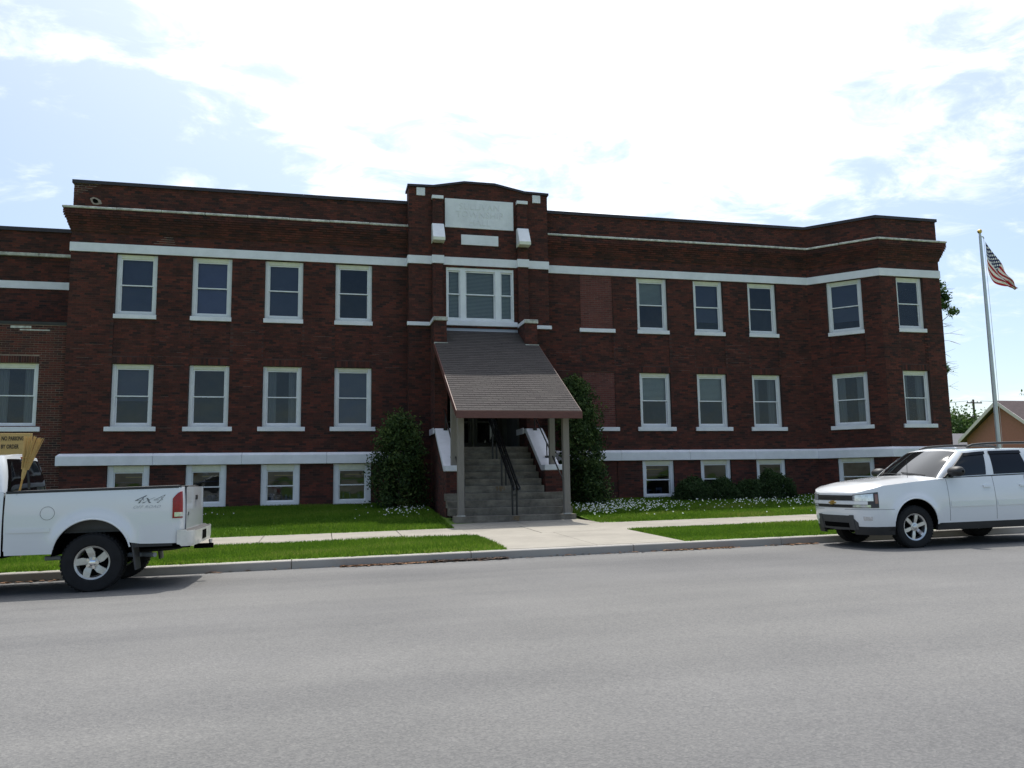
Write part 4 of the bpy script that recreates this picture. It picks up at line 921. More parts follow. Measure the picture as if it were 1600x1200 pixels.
MB().box(-9.0, -8.45, AY - .012, AY, 6.13, 6.20).build('patched_mortar', 'weathered_stone', aw); MB().box(-8.75, -7.95, AY - .012, AY, 6.06, 6.10).build('patched_mortar', 'weathered_stone', aw)
# ------------------------------------------------------------------ vehicles
class Skin:
    """body side wrapped along a half plan curve (front centre -> rear centre); rows rise from zb to zt, bulging with height"""
    def __init__(s, plan, zb, zt, bulge, per=10):
        pts = catmull(plan, per); s.P = [Vector((p[0], p[1])) for p in pts]; s.zb, s.zt, s.bulge = zb, zt, bulge
        s.S = [0.0]
        for a, b in zip(s.P, s.P[1:]): s.S.append(s.S[-1] + (b - a).length)
        s.len = s.S[-1]
    def at(s, q):
        q = min(max(q, 0), s.len); i = min(max(int(np.searchsorted(s.S, q)) - 1, 0), len(s.P) - 2); t = (q - s.S[i]) / max(1e-9, s.S[i + 1] - s.S[i]); p = s.P[i].lerp(s.P[i + 1], t)
        a = s.P[max(i - 1, 0)]; b = s.P[min(i + 2, len(s.P) - 1)]; d = (b - a).normalized(); n = Vector((-d.y, d.x))
        if q < 0.05: n = Vector((-1, 0))
        if q > s.len - 0.05: n = Vector((1, 0)) if s.P[-1].y < 0.01 else n
        return p, n
    def sx(s, x, lo=0.0):      # arc length where the side passes x (searching after lo)
        for i in range(len(s.P) - 1):
            if s.S[i] >= lo and s.P[i].x <= x <= s.P[i + 1].x: return s.S[i] + (x - s.P[i].x) / max(1e-9, s.P[i + 1].x - s.P[i].x) * (s.S[i + 1] - s.S[i])
        return s.len
    def pt(s, q, z, off=0.0, side=1):
        p, n = s.at(q); k = -s.bulge(z, p.x) + off; return (p.x + n.x * k, (p.y + n.y * k) * side, z)
    def skin(s, cols, rows=9, sides=(1, -1)):
        mb = MB()
        for sd_ in sides: mb.grid([[s.pt(q, s.zb(s.at(q)[0].x, q) + (s.zt(s.at(q)[0].x, q) - s.zb(s.at(q)[0].x, q)) * j / rows, 0, sd_) for j in range(rows + 1)] for q in cols])
        return mb
    def patch(s, q0, q1, z0, z1, off=0.004, side=1, n=8, m=4, mb=None, skew=0.0, depth=0.012):
        mb = mb or MB(); f0 = z0 if callable(z0) else (lambda t: z0); f1 = z1 if callable(z1) else (lambda t: z1); P = []
        for i in range(-1, n + 2):
            t = min(max(i, 0), n) / n; r = []
            for j in range(-1, m + 2):
                v = min(max(j, 0), m) / m; z = f0(t) + (f1(t) - f0(t)) * v; q = q0 + (q1 - q0) * t + skew * v; e = i < 0 or i > n or j < 0 or j > m
                r.append(s.pt(q, z, off - depth if e else off, side))
            P.append(r)
        return mb.grid(P)
class Loft:
    """greenhouse between a belt loop and a roof loop; keys run front centre -> rear centre on one side"""
    def __init__(s, lo, hi, bulge=0.02, per=8):
        s.per = per; s.lo = [Vector(p) for p in catmull(lo, per)]; s.hi = [Vector(p) for p in catmull(hi, per)]; s.b = bulge
    def pt(s, t, v, off=0.0, side=1):
        q = min(max(t * s.per, 0), len(s.lo) - 1.0001); i = int(q); f = q - i; a = s.lo[i].lerp(s.lo[i + 1], f); b = s.hi[i].lerp(s.hi[i + 1], f)
        d = s.lo[min(i + 2, len(s.lo) - 1)] - s.lo[max(i - 1, 0)]; n = Vector((-d.y, d.x, 0)).normalized(); 
        if t < 0.02: n = Vector((-1, 0, 0))
        if t > (len(s.lo) - 1) / s.per - 0.02: n = Vector((1, 0, 0))
        up = (b - a); nn = (n - up * (n.dot(up) / up.length_squared)).normalized(); p = a.lerp(b, v) + nn * (s.b * 4 * v * (1 - v) + off); return (p.x, p.y * side, p.z)
    def shell(s, n=64, m=6):
        mb = MB(); T = (len(s.lo) - 1) / s.per
        for sd_ in (1, -1): mb.grid([[s.pt(T * i / n, j / m, 0, sd_) for j in range(m + 1)] for i in range(n + 1)])
        return mb
    def patch(s, t0, t1, v0, v1, off=0.005, side=1, n=10, m=6, depth=0.012, mb=None):
        mb = mb or MB(); P = []
        for i in range(-1, n + 2):
            r = []
            for j in range(-1, m + 2):
                t = t0 + (t1 - t0) * min(max(i, 0), n) / n; v = v0 + (v1 - v0) * min(max(j, 0), m) / m; e = i < 0 or i > n or j < 0 or j > m
                sd_ = side
                if t < 0: sd_ = -side
                r.append(s.pt(abs(t), v, off - depth if e else off, sd_))
            P.append(r)
        return mb.grid(P)
def arch_z(x, base, centers, r, zc_):
    z = base
    for c in centers:
        d = abs(x - c)
        if d < r: z = max(z, zc_ + math.sqrt(max(0, r * r - d * d)))
    return z
def cols_for(sk, x0q, x1q, centers, r, step=0.07):
    qs = set(np.linspace(x0q, x1q, max(3, int((x1q - x0q) / step))))
    for c in centers:
        for a in np.linspace(0, math.pi, 25):
            x = c - r * 1.0005 * math.cos(a); q = sk.sx(x, 0.3); qs.add(q)
        for e in (-1, 1): qs.add(sk.sx(c + e * (r + 0.003), 0.3))
    return sorted(q for q in qs if x0q <= q <= x1q)
def wheel(parent, x, y, z, R_, W_, rr, side, style, m_rim, steer=0.0):
    """tyre with sub-parts; wheel axis along y, outer face towards side*y"""
    M_ = Matrix.Translation((x, y, z)) @ Matrix.Rotation(steer, 4, 'Z')
    def fn(c, s_, h): return tuple(M_ @ Vector((c, h * side, s_)))
    h = W_ / 2; mb = MB()
    prof = [(rr - .015, -h * .75), (rr + .01, -h * .95), (R_ - .07, -h * 1.02), (R_ - .025, -h * .95), (R_ - .004, -h * .75), (R_, -h * .4), (R_, h * .4), (R_ - .004, h * .75), (R_ - .025, h * .95), (R_ - .07, h * 1.02), (rr + .012, h * .95), (rr - .004, h * .78), (rr - .02, h * .72)]
    mb.lathe(prof, fn, 44); w = mb.build('wheel', 'tyre', parent, smooth=35, local=True); w['label'] = 'black tyre on a silver alloy rim'
    tr_ = MB()
    for k in range(44):
        a = 2 * math.pi * k / 44
        for (h0, h1, da) in ((-.80, -.30, 0), (-.22, .22, .07), (.30, .80, 0.02)):
            P = []
            for (aa, hh, r_) in ((a + da, h0, R_ - .006), (a + da + .085, h0, R_ - .006), (a + da + .085, h1, R_ - .006), (a + da, h1, R_ - .006)): P.append(fn(r_ * math.cos(aa), r_ * math.sin(aa), hh * h))
            for (aa, hh, r_) in ((a + da, h0, R_ + .005), (a + da + .085, h0, R_ + .005), (a + da + .085, h1, R_ + .005), (a + da, h1, R_ + .005)): P.append(fn(r_ * math.cos(aa), r_ * math.sin(aa), hh * h))
            tr_.hexa(P)
    tr_.build('tread', 'tyre', w, local=True)
    rim = MB(); ho = h * .74
    rim.lathe([(rr - .002, -h * .7), (rr - .03, -h * .6), (rr - .045, 0), (rr - .03, ho * .86), (rr - .004, ho * 1.02), (rr + .004, ho * 1.06), (rr - .012, ho * 1.04), (rr - .03, ho * .9)], fn, 40)
    n = 6 if style == 'six' else 5; half = 0.40 if style == 'six' else 0.62
    for k in range(n):
        a = 2 * math.pi * k / n + 0.3; tw = 0.0 if style == 'six' else 0.28
        for (r0, r1, w0, w1, h0, h1, t0, t1) in ((0.055, rr * .62, half * 1.25, half * .80, ho * .80, ho * .92, 0, tw * .6), (rr * .62, rr - .02, half * .80, half * .72, ho * .92, ho * .95, tw * .6, tw)):
            P = []
            for dep in (0.035, 0.0):
                for (r_, aw, tt, hh) in ((r0, -w0, t0, h0), (r1, -w1, t1, h1), (r1, w1, t1, h1), (r0, w0, t0, h0)):
                    aa = a + aw * (0.9 if r_ < .1 else (0.10 / r_) * 1.0) + tt; P.append(fn(r_ * math.cos(aa), r_ * math.sin(aa), hh - dep))
            rim.hexa(P)
    rim.lathe([(0.0, ho * .94), (.05, ho * .94), (.075, ho * .88), (.08, ho * .70)], fn, 24)
    rim.build('rim', m_rim, w, smooth=35, local=True)
    bk = MB(); bk.lathe([(0.0, ho * .30), (rr - .05, ho * .28)], fn, 32); bk.build('brake_disc', 'under_black', w, local=True)
    hb = MB(); hb.lathe([(0.0, ho * 1.12), (.03, ho * 1.11), (.046, ho * 1.02), (.05, ho * .92)], fn, 20)
    if style != 'six':
        for k in range(5):
            a = 2 * math.pi * k / 5; P = [fn(r_ * math.cos(a + q), r_ * math.sin(a + q), hh) for hh in (ho * .9, ho * 1.06) for (r_, q) in ((.03, -.5), (.085, -.22), (.085, .22), (.03, .5))]; hb.hexa(P)
    hb.build('hub_cap', 'chrome' if style != 'six' else 'alloy', w, smooth=35, local=True)
    return w
def arch_lip(sk, parent, c, r, zc_, side, m, rad=0.022, off=0.004, a0=-0.15, name='wheel_arch_lip', dr=0.012):
    P = []
    for k in range(31):
        a = a0 + (math.pi - 2 * a0) * k / 30; x = c - (r + dr) * math.cos(a); z = zc_ + (r + dr) * math.sin(a); P.append(sk.pt(sk.sx(x, 0.3), z, off, side))
    return MB().tube(P, rad, 8).build(name, m, parent, smooth=50, local=True)
def liner(parent, c, r, zc_, y0, y1, m='under_black'):
    n = 20
    for s_ in (1, -1):
        mb = MB(); rows = [[(c - r * math.cos(math.pi * k / n), s_ * y, zc_ + r * math.sin(math.pi * k / n)) for y in (y0, y1)] for k in range(n + 1)]; mb.grid(rows)
        mb.quad(*[(c - r * math.cos(math.pi * k / n), s_ * y0, zc_ + r * math.sin(math.pi * k / n)) for k in range(n + 1)])
        mb.build('wheel_well', m, parent, smooth=30, local=True)
def flare(x, z, centers, r, zc_, amt, wid):
    k = 0.0
    for c in centers:
        d = math.hypot(x - c, z - zc_) - r
        if z > zc_ - .05: k = max(k, amt * (1.0 if d < wid * .5 else math.exp(-((d - wid * .5) / wid) ** 2)))
    return k

# ---- white SUV, front to the left, beside the kerb
def make_suv():
    XW, YC = 10.17, -12.53; x0 = XW - 0.95; g = zroad(XW, YC) - .0095
    T = empty('sport_utility_vehicle', (x0, YC, g), 'white sport utility vehicle with roof rails parked facing left by the kerb', 'car')
    T.rotation_euler = (0, -math.atan(0.01), 0)
    FC, RC, AR, WZ = 0.95, 3.82, 0.430, 0.440
    plan = [(-0.03, 0), (-0.015, .30), (0.03, .60), (0.14, .80), (0.36, .905), (0.75, .938), (1.4, .945), (2.6, .945), (3.8, .945), (4.5, .925), (4.75, .87), (4.84, .70), (4.86, .35), (4.865, 0)]
    bul = lambda z, x: 0.030 * ((z - 0.74) / 0.36) ** 2 + (0.05 * max(0, (0.55 - z)) if x < .3 else 0) - flare(x, z, (FC, RC), AR, WZ, .028, .055)
    def zt(x, q): return interp(x, [-.03, .02, .1, .35, .9, 1.35, 1.6, 4.5, 4.87], [.975, .99, 1.035, 1.105, 1.155, 1.185, 1.205, 1.255, 1.235])
    def zb(x, q): return arch_z(x, interp(x, [-.03, .3, .5, 1.3, 1.5, 3.3, 4.4, 4.87], [.34, .33, .33, .40, .42, .42, .42, .48]), (FC, RC), AR, WZ)
    sk = Skin(plan, zb, zt, bul); cols = cols_for(sk, 0, sk.len, (FC, RC), AR)
    body = sk.skin(cols, 10).build('body', 'car_white', T, smooth=32, local=True)
    # bonnet: strips across between the two top edges, with a crown and two soft ridges
    qh = [q for q in np.linspace(0, sk.sx(1.62, .3), 40)]; P = []
    for q in qh:
        p = Vector(sk.pt(q, zt(sk.at(q)[0].x, q))); r = []
        for j in range(17):
            f = -1 + 2 * j / 16; cr = (1 - f * f); x = p.x; w = abs(p.y); rid = 0.014 * math.exp(-((abs(f) - .55) / .16) ** 2) * min(1, max(0, (x - .1) / .4)); z = p.z + (0.065 + 0.02 * min(1, max(0, x) / 1.2)) * cr * min(1, w / .8) + rid
            r.append((x - 0.05 * cr * (1 if x > 1.2 else 0), f * w, z))
        P.append(r)
    MB().grid(P).build('bonnet', 'car_white', T, smooth=40, local=True)
    # greenhouse
    lo = [(1.30, 0, 1.235), (1.34, .40, 1.225), (1.50, .76, 1.20), (1.62, .865, 1.20), (2.62, .880, 1.225), (3.62, .875, 1.24), (4.40, .855, 1.25), (4.70, .72, 1.25), (4.80, .35, 1.25), (4.81, 0, 1.25)]
    hi = [(2.08, 0, 1.735), (2.10, .36, 1.730), (2.17, .60, 1.715), (2.24, .685, 1.69), (2.72, .705, 1.715), (3.55, .705, 1.72), (4.30, .695, 1.71), (4.50, .60, 1.715), (4.56, .30, 1.725), (4.57, 0, 1.73)]
    gh = Loft(lo, hi, 0.022); gh.shell(72, 7).build('cabin', 'car_white', T, smooth=40, local=True)
    P = []
    for i in range(41):
        t = 9 * i / 40; a = Vector(gh.pt(t, 1.0, 0, 1)); P.append([(a.x, a.y * f, a.z + 0.035 * (1 - f * f) * min(1, a.y / .5)) for f in np.linspace(-1, 1, 13)])
    MB().grid(P).build('roof', 'car_white', T, smooth=40, local=True)
    ws = gh.patch(-2.35, 2.35, .05, .955, 0.004, 1, 24, 8).build('windscreen', 'car_glass', T, smooth=50, local=True)
    gh.patch(-2.45, 2.45, .015, .05, 0.006, 1, 24, 1).build('cowl_strip', 'black_plastic', T, local=True)
    for sd_ in (1, -1):
        gh.patch(3.12, 3.93, .06, .86, .005, sd_).build('door_window', 'car_glass', T, smooth=50, local=True)
        gh.patch(4.10, 4.88, .06, .86, .005, sd_).build('door_window', 'tint_glass', T, smooth=50, local=True)
        gh.patch(5.06, 6.35, .08, .86, .005, sd_).build('rear_quarter_window', 'tint_glass', T, smooth=50, local=True)
        gh.patch(3.05, 6.4, -.012, .03, .008, sd_, 30, 1).build('belt_moulding', 'black_plastic', T, local=True)
        for (a, b) in ((3.08, 3.95), (4.08, 4.90)): gh.patch(a, b, .80, .92, .022, sd_, 10, 2).build('rain_visor', 'tint_glass', T, smooth=50, local=True)
        MB().tube([gh.pt(3.02 + .012 * k, .02 + k * .088, .012, sd_) for k in range(11)], .022, 8).build('rain_visor', 'black_plastic', T, smooth=50, local=True)
        # doors: seams, handles, moulding
        for xs, ztop in ((1.66, 1.19), (2.66, 1.225), (3.36, 1.235)):
            q = sk.sx(xs, .3); sk.patch(q - .004, q + .004, .46 if xs < 3 else .85, ztop, .0015, sd_, 1, 8, depth=.003).build('door_seam', 'seam', T, local=True)
        q0, q1 = sk.sx(1.68, .3), sk.sx(3.34, .3)
        for (a, b) in ((1.69, 2.63), (2.69, 3.30)): sk.patch(sk.sx(a, .3), sk.sx(b, .3), .70, .80, .010, sd_, 8, 2, depth=.02).build('door_moulding', 'car_white', T, smooth=30, local=True)
        for a in (2.42, 3.42 - .2): sk.patch(sk.sx(a, .3), sk.sx(a + .16, .3), 1.03, 1.065, .026, sd_, 4, 2, depth=.03).build('door_handle', 'car_white', T, smooth=50, local=True)
        sk.patch(sk.sx(FC + AR + .02, .3), sk.sx(RC - AR - .02, .3), .30, .425, .002, sd_, 12, 2, depth=.05).build('rocker_panel', 'black_plastic', T, local=True)
        arch_lip(sk, T, FC, AR, WZ, sd_, 'car_white', .012, -.004, a0=.12, dr=.006); arch_lip(sk, T, RC, AR, WZ, sd_, 'car_white', .012, -.004, a0=.12, dr=.006)
        # mirror
        mb = MB(); c = Vector((1.80, 1.02 * sd_, 1.325)); n = 18
        P = [[(c.x + (.12 * math.cos(ph)) * (.75 if math.cos(ph) > 0 else 1.15) * math.sin(th) ** .6, c.y + sd_ * (-.15 * math.cos(th)), c.z + .095 * math.sin(ph) * math.sin(th) ** .5) for th in np.linspace(.05, math.pi - .05, 9)] for ph in np.linspace(0, 2 * math.pi, n + 1)]
        mb.grid(P); mb.hexa([(1.76, .86 * sd_, 1.22), (1.84, .86 * sd_, 1.22), (1.84, .95 * sd_, 1.25), (1.76, .95 * sd_, 1.25), (1.76, .86 * sd_, 1.26), (1.84, .86 * sd_, 1.26), (1.84, .95 * sd_, 1.29), (1.76, .95 * sd_, 1.29)])
        mb.build('door_mirror', 'black_plastic', T, smooth=50, local=True)
        # roof rails
        P = [(2.45 + 1.9 * k / 16, .60 * sd_, 1.765 + .07 * math.sin(math.pi * min(1, max(0, k / 16))) ** .35) for k in range(17)]
        MB().tube(P, .024, 8).build('roof_rail', 'black_plastic', T, smooth=50, local=True)
        # headlamp (wraps the corner) with lower indicator, fog lamp
        qa, qb = sk.sx(0.022, 0.2), sk.sx(.26, .3); qa = .50
        hl = sk.patch(qa, qb, lambda t: .725, lambda t: .955 + .045 * t, .006, sd_, 14, 4, depth=.02).build('headlamp', 'dark_grey_plastic', T, smooth=50, local=True)
        sk.patch(qa + .015, qb - .085, .845, lambda t: .945 + .03 * t, .012, sd_, 12, 3).build('lens', 'lamp_clear', hl, smooth=50, local=True)
        sk.patch(qa + .015, qb - .13, .735, .778, .012, sd_, 12, 2).build('indicator', 'lamp_clear', hl, smooth=50, local=True)
        sk.patch(qb - .060, qb - .012, .80, lambda t: .965, .010, sd_, 5, 4).build('marker', 'lamp_amber', hl, smooth=50, local=True)
        sk.patch(.70, .86, .505, .575, .004, sd_, 6, 2).build('fog_lamp', 'lamp_clear', T, smooth=50, local=True)
        sk.patch(sk.sx(4.70, .3), sk.sx(4.70, .3) + .22, .85, 1.22, .006, sd_, 6, 4).build('tail_lamp', 'lamp_red', T, smooth=50, local=True)
    liner(T, FC, AR + .02, WZ, .55, .93); liner(T, RC, AR + .02, WZ, .55, .93)
    # grille: two dark slots, white bar with the emblem, dark bumper insert
    for (z0, z1) in ((.85, .945), (.725, .778)):
        mb = MB()
        for sd_ in (1, -1): sk.patch(0, .52, z0, z1, .005, sd_, 10, 3, mb=mb)
        gr = mb.build('grille', 'black_plastic', T, local=True)
        for k in range(3 if z0 > .8 else 1):
            mb = MB(); zz = z0 + .012 + k * .024
            for sd_ in (1, -1): sk.patch(0, .50, zz, zz + .006, .011, sd_, 10, 1, mb=mb)
            mb.build('grille_bar', 'dark_grey_plastic', gr, local=True)
    mb = MB()
    for sd_ in (1, -1): sk.patch(0, .80, .785, .842, .016, sd_, 12, 2, mb=mb, depth=.03)
    mb.build('grille_crossbar', 'car_white', T, smooth=40, local=True)
    bt = [(-.085, -.014), (-.035, -.014), (-.028, -.034), (.042, -.034), (.035, -.014), (.085, -.014), (.075, .014), (.028, .014), (.022, .034), (-.048, .034), (-.041, .014), (-.095, .014)]
    mb = MB(); mb.prism([(y, z) for y, z in bt], lambda p: (-.072, p[0], .813 + p[1]), lambda p: (-.035, p[0], .813 + p[1])); mb.build('emblem', 'gold', T, local=True)
    mb = MB()
    for sd_ in (1, -1): sk.patch(0, .58, lambda t: .32 + .02 * t, lambda t: .585 - .12 * max(0, t - .75) * 4, .008, sd_, 14, 4, mb=mb, depth=.03)
    ins = mb.build('bumper_insert', 'dark_grey_plastic', T, smooth=40, local=True)
    mb = MB()
    for sd_ in (1, -1): sk.patch(0, .36, .37, .455, .012, sd_, 10, 2, mb=mb)
    mb.build('air_intake', 'under_black', ins, local=True)
    for sd_ in (1, -1): sk.patch(.40, .50, .33, .595, .016, sd_, 4, 4).build('bumper_guard', 'dark_grey_plastic', ins, smooth=40, local=True)
    for sd_ in (1, -1): sk.patch(.45, sk.sx(.535, .3), .25, .395, .004, sd_, 12, 2, depth=.05).build('valance', 'black_plastic', T, local=True)
    for sd_ in (1, -1): sk.patch(.30, sk.sx(.52, .3), .692, .699, .0015, sd_, 14, 1, depth=.003).build('bumper_seam', 'seam', T, local=True)
    # wipers
    for (y0, y1) in ((-.12, .42), (-.62, -.10)):
        pts = []
        for k in range(7):
            f = k / 6; y = y0 + (y1 - y0) * f; best = min((abs(gh.pt(abs(t), .10 + .05 * f, .02, 1 if t >= 0 else -1)[1] - y), t) for t in np.linspace(-2.3, 2.3, 93)); pts.append(gh.pt(abs(best[1]), .08 + .06 * f, .02, 1 if best[1] >= 0 else -1))
        MB().tube(pts, .009, 6).build('wiper', 'black_plastic', T, local=True)
    MB().box(.25, 4.7, -.72, .72, .30, .62).build('underbody', 'under_black', T, local=True)
    MB().box(1.6, 4.6, -.70, .70, .62, 1.15).build('cabin_floor', 'seat_cloth', T, local=True)
    MB().tube([(1.15, -.55, 1.19), (1.16, -.56, 1.55)], .004, 5).build('aerial', 'black_plastic', T, local=True)
    for y in (.80, -.80):
        s_ = 1 if y > 0 else -1
        for x in (FC, RC): wheel(T, x, y, .372, .372, .235, .240, s_, 'six', 'alloy', 0.0)
    return T
make_suv()

# ---- white pickup truck, rear towards the middle of the street front
def make_truck():
    XW, YC = -3.05, -12.60; x0 = XW - 3.98; g = zroad(XW, YC) - .0398
    T = empty('pickup_truck', (x0, YC, g), 'white pickup truck with black bed rails parked facing left by the kerb', 'truck'); T.rotation_euler = (0, -math.atan(0.01), 0)
    FC, RC, AR, WZ = 0.93, 3.98, 0.485, 0.50
    plan = [(0, 0), (.015, .40), (.05, .72), (.18, .90), (.5, .965), (1.0, .985), (2.0, .985), (2.872, .985)]
    bul = lambda z, x: 0.018 * ((z - 0.92) / 0.4) ** 2 - flare(x, z, (FC,), AR, WZ, .022, .05)
    def zt(x, q): return interp(x, [0, .1, .5, 1.2, 1.6, 2.83], [1.08, 1.12, 1.19, 1.25, 1.36, 1.39])
    def zb(x, q): return arch_z(x, interp(x, [0, .4, 1.4, 2.83], [.50, .48, .54, .54]), (FC,), AR, WZ)
    sk = Skin(plan, zb, zt, bul); sk.skin(cols_for(sk, 0, sk.len, (FC,), AR), 10).build('cab_body', 'truck_white', T, smooth=32, local=True)
    P = []
    for q in np.linspace(0, sk.sx(1.5, .3), 34):
        p = Vector(sk.pt(q, zt(sk.at(q)[0].x, q))); P.append([(p.x, p.y * f, p.z + .06 * (1 - f * f) * min(1, p.y / .8)) for f in np.linspace(-1, 1, 13)])
    MB().grid(P).build('bonnet', 'truck_white', T, smooth=40, local=True)
    lo = [(1.28, 0, 1.34), (1.33, .42, 1.335), (1.50, .80, 1.335), (1.62, .905, 1.345), (2.55, .925, 1.365), (2.76, .915, 1.37), (2.845, .80, 1.37), (2.86, .40, 1.37), (2.862, 0, 1.37)]
    hi = [(1.88, 0, 1.90), (1.90, .36, 1.895), (1.97, .62, 1.88), (2.03, .70, 1.86), (2.55, .735, 1.885), (2.68, .725, 1.885), (2.75, .62, 1.89), (2.765, .32, 1.90), (2.767, 0, 1.905)]
    gh = Loft(lo, hi, .022); gh.shell(64, 7).build('cab', 'truck_white', T, smooth=40, local=True)
    P = []
    for i in range(41):
        a = Vector(gh.pt(8 * i / 40, 1.0)); P.append([(a.x, a.y * f, a.z + .035 * (1 - f * f) * min(1, a.y / .5)) for f in np.linspace(-1, 1, 13)])
    MB().grid(P).build('cab_roof', 'truck_white', T, smooth=40, local=True)
    gh.patch(-2.35, 2.35, .06, .95, .004, 1, 24, 8).build('windscreen', 'car_glass', T, smooth=50, local=True)
    rw = MB()
    for sd_ in (1, -1): gh.patch(6.05, 8.0, .04, .90, .005, sd_, 12, 6, mb=rw)
    rw.build('rear_window', 'tint_glass', T, smooth=50, local=True)
    mb = MB()
    for sd_ in (1, -1): gh.patch(7.62, 8.0, .915, .965, .010, sd_, 4, 2, mb=mb)
    mb.build('brake_lamp', 'lamp_red', T, local=True)
    for sd_ in (1, -1):
        gh.patch(3.15, 4.75, .06, .86, .005, sd_).build('door_window', 'car_glass', T, smooth=50, local=True)
        for xs in (1.62, 2.70): q = sk.sx(xs, .3); sk.patch(q - .004, q + .004, .58, 1.34, .0015, sd_, 1, 8, depth=.003).build('door_seam', 'seam', T, local=True)
        sk.patch(sk.sx(1.66, .3), sk.sx(2.68, .3), .80, .86, .012, sd_, 8, 2, depth=.02).build('door_moulding', 'truck_white', T, smooth=30, local=True)
        sk.patch(sk.sx(2.46, .3), sk.sx(2.62, .3), 1.15, 1.20, .020, sd_, 4, 2, depth=.03).build('door_handle', 'black_plastic', T, local=True)
        sk.patch(.62, sk.sx(.20, .3), .86, 1.05, .006, sd_, 8, 3).build('headlamp', 'lamp_clear', T, smooth=50, local=True)
        arch_lip(sk, T, FC, AR, WZ, sd_, 'truck_white', .012, -.004, a0=.2, dr=.006)
        mb = MB(); P = [[(1.72 + .07 * math.cos(ph) * math.sin(th), sd_ * (1.10 - .12 * math.cos(th)), 1.44 + .11 * math.sin(ph) * math.sin(th) ** .5) for th in np.linspace(.05, math.pi - .05, 9)] for ph in np.linspace(0, 2 * math.pi, 13)]; mb.grid(P); mb.box(1.69, 1.75, min(.88 * sd_, 1.02 * sd_), max(.88 * sd_, 1.02 * sd_), 1.37, 1.42)
        mb.build('door_mirror', 'black_plastic', T, smooth=50, local=True)
    mb = MB()
    for sd_ in (1, -1): sk.patch(0, .60, .86, 1.05, .006, sd_, 10, 3, mb=mb)
    mb.build('grille', 'black_plastic', T, local=True)
    mb = MB()
    for sd_ in (1, -1): sk.patch(0, sk.sx(.42, .3), .52, .74, .03, sd_, 16, 3, mb=mb, depth=.08)
    mb.build('front_bumper', 'chrome', T, smooth=40, local=True)
    # bed
    bx0, bx1 = 2.892, 5.10
    bplan = [(bx0, .980), (3.2, .992), (3.98, 1.0), (4.7, .992), (5.03, .972), (5.115, .91), (5.14, .81)]
    bulb = lambda z, x: 0.016 * ((z - 1.0) / 0.4) ** 2 + (.03 * max(0, z - 1.28) if True else 0) - flare(x, z, (RC,), AR, WZ, .034, .06)
    def bzt(x, q): return 1.37 + .028 * (x - 2.9) / 2.2
    def bzb(x, q): return arch_z(x, interp(x, [2.9, 3.5, 4.45, 4.6, 5.1], [.54, .54, .66, .63, .62]), (RC,), AR, WZ)
    bk = Skin(bplan, bzb, bzt, bulb); bk_at = bk.at
    for sd_ in (1, -1): bk.skin(cols_for(bk, 0, bk.len, (RC,), AR), 11, (sd_,)).build('bed_side', 'truck_white', T, smooth=32, local=True)
    MB().box(bx0 + .002, bx0 + .05, -.97, .97, .60, 1.385).build('bed_front', 'truck_white', T, local=True)
    MB().box(bx0 + .05, 5.03, -.80, .80, .80, .84).build('bed_floor', 'dark_grey_plastic', T, local=True)
    for sd_ in (1, -1):
        a, b = sorted((.80 * sd_, .83 * sd_)); MB().box(bx0 + .05, 5.02, a, b, .84, 1.385).build('bed_liner', 'dark_grey_plastic', T, local=True)
        P = [[(bk.pt(q, 1.39, o, sd_)[0], bk.pt(q, 1.39, o, sd_)[1], z - .022 + .028 * (bk.at(q)[0].x - 2.9) / 2.2) for (o, z) in ((.004, 1.378), (.008, 1.394), (.002, 1.412), (-.06, 1.418), (-.12, 1.412), (-.125, 1.36))] for q in np.linspace(0, bk.len - .12, 30)]
        MB().grid(P).build('bed_rail', 'black_plastic', T, smooth=40, local=True)
        arch_lip(bk, T, RC, AR, WZ, sd_, 'truck_white', .012, -.004, a0=.20, dr=.006, name='wheel_arch_lip')
        q = bk.sx(5.005, 0); tl = bk.patch(q - .01, q + .135, lambda t: .965, lambda t: 1.335 - .10 * (1 - t) ** 2.2, .010, sd_, 8, 8).build('tail_lamp', 'lamp_red', T, smooth=50, local=True)
        bk.patch(q + .015, q + .125, .985, 1.045, .017, sd_, 5, 3).build('reversing_lens', 'lamp_clear', tl, smooth=50, local=True)
        # mud flap
        mb = MB(); mb.hexa([(4.53, sd_ * .68, .28), (4.55, sd_ * .68, .28), (4.55, sd_ * .98, .28), (4.53, sd_ * .98, .28), (4.47, sd_ * .66, .70), (4.49, sd_ * .66, .70), (4.49, sd_ * 1.005, .70), (4.47, sd_ * 1.005, .70)]); mb.build('mud_flap', 'dark_grey_plastic', T, local=True)
        bk.patch(bk.sx(4.50, 0), bk.sx(5.0, 0), .585, .655, -.004, sd_, 8, 2, depth=.04).build('lower_trim', 'black_plastic', T, local=True)
        bk.patch(bk.sx(2.92, 0), bk.sx(3.46, 0), .835, .885, .010, sd_, 6, 2, depth=.02).build('bed_moulding', 'truck_white', T, smooth=30, local=True)
    liner(T, FC, AR + .02, WZ, .5, .96); liner(T, RC, AR + .02, WZ, .5, .97)
    # fuel door ring on the street side
    ring = []
    for k in range(33):
        a = 2 * math.pi * k / 32; ring.append(bk.pt(bk.sx(3.42 + .088 * math.cos(a), 0), 1.085 + .088 * math.sin(a), .0005, -1))
    MB().tube(ring, .003, 5, caps=False).build('fuel_door', 'seam', T, local=True)
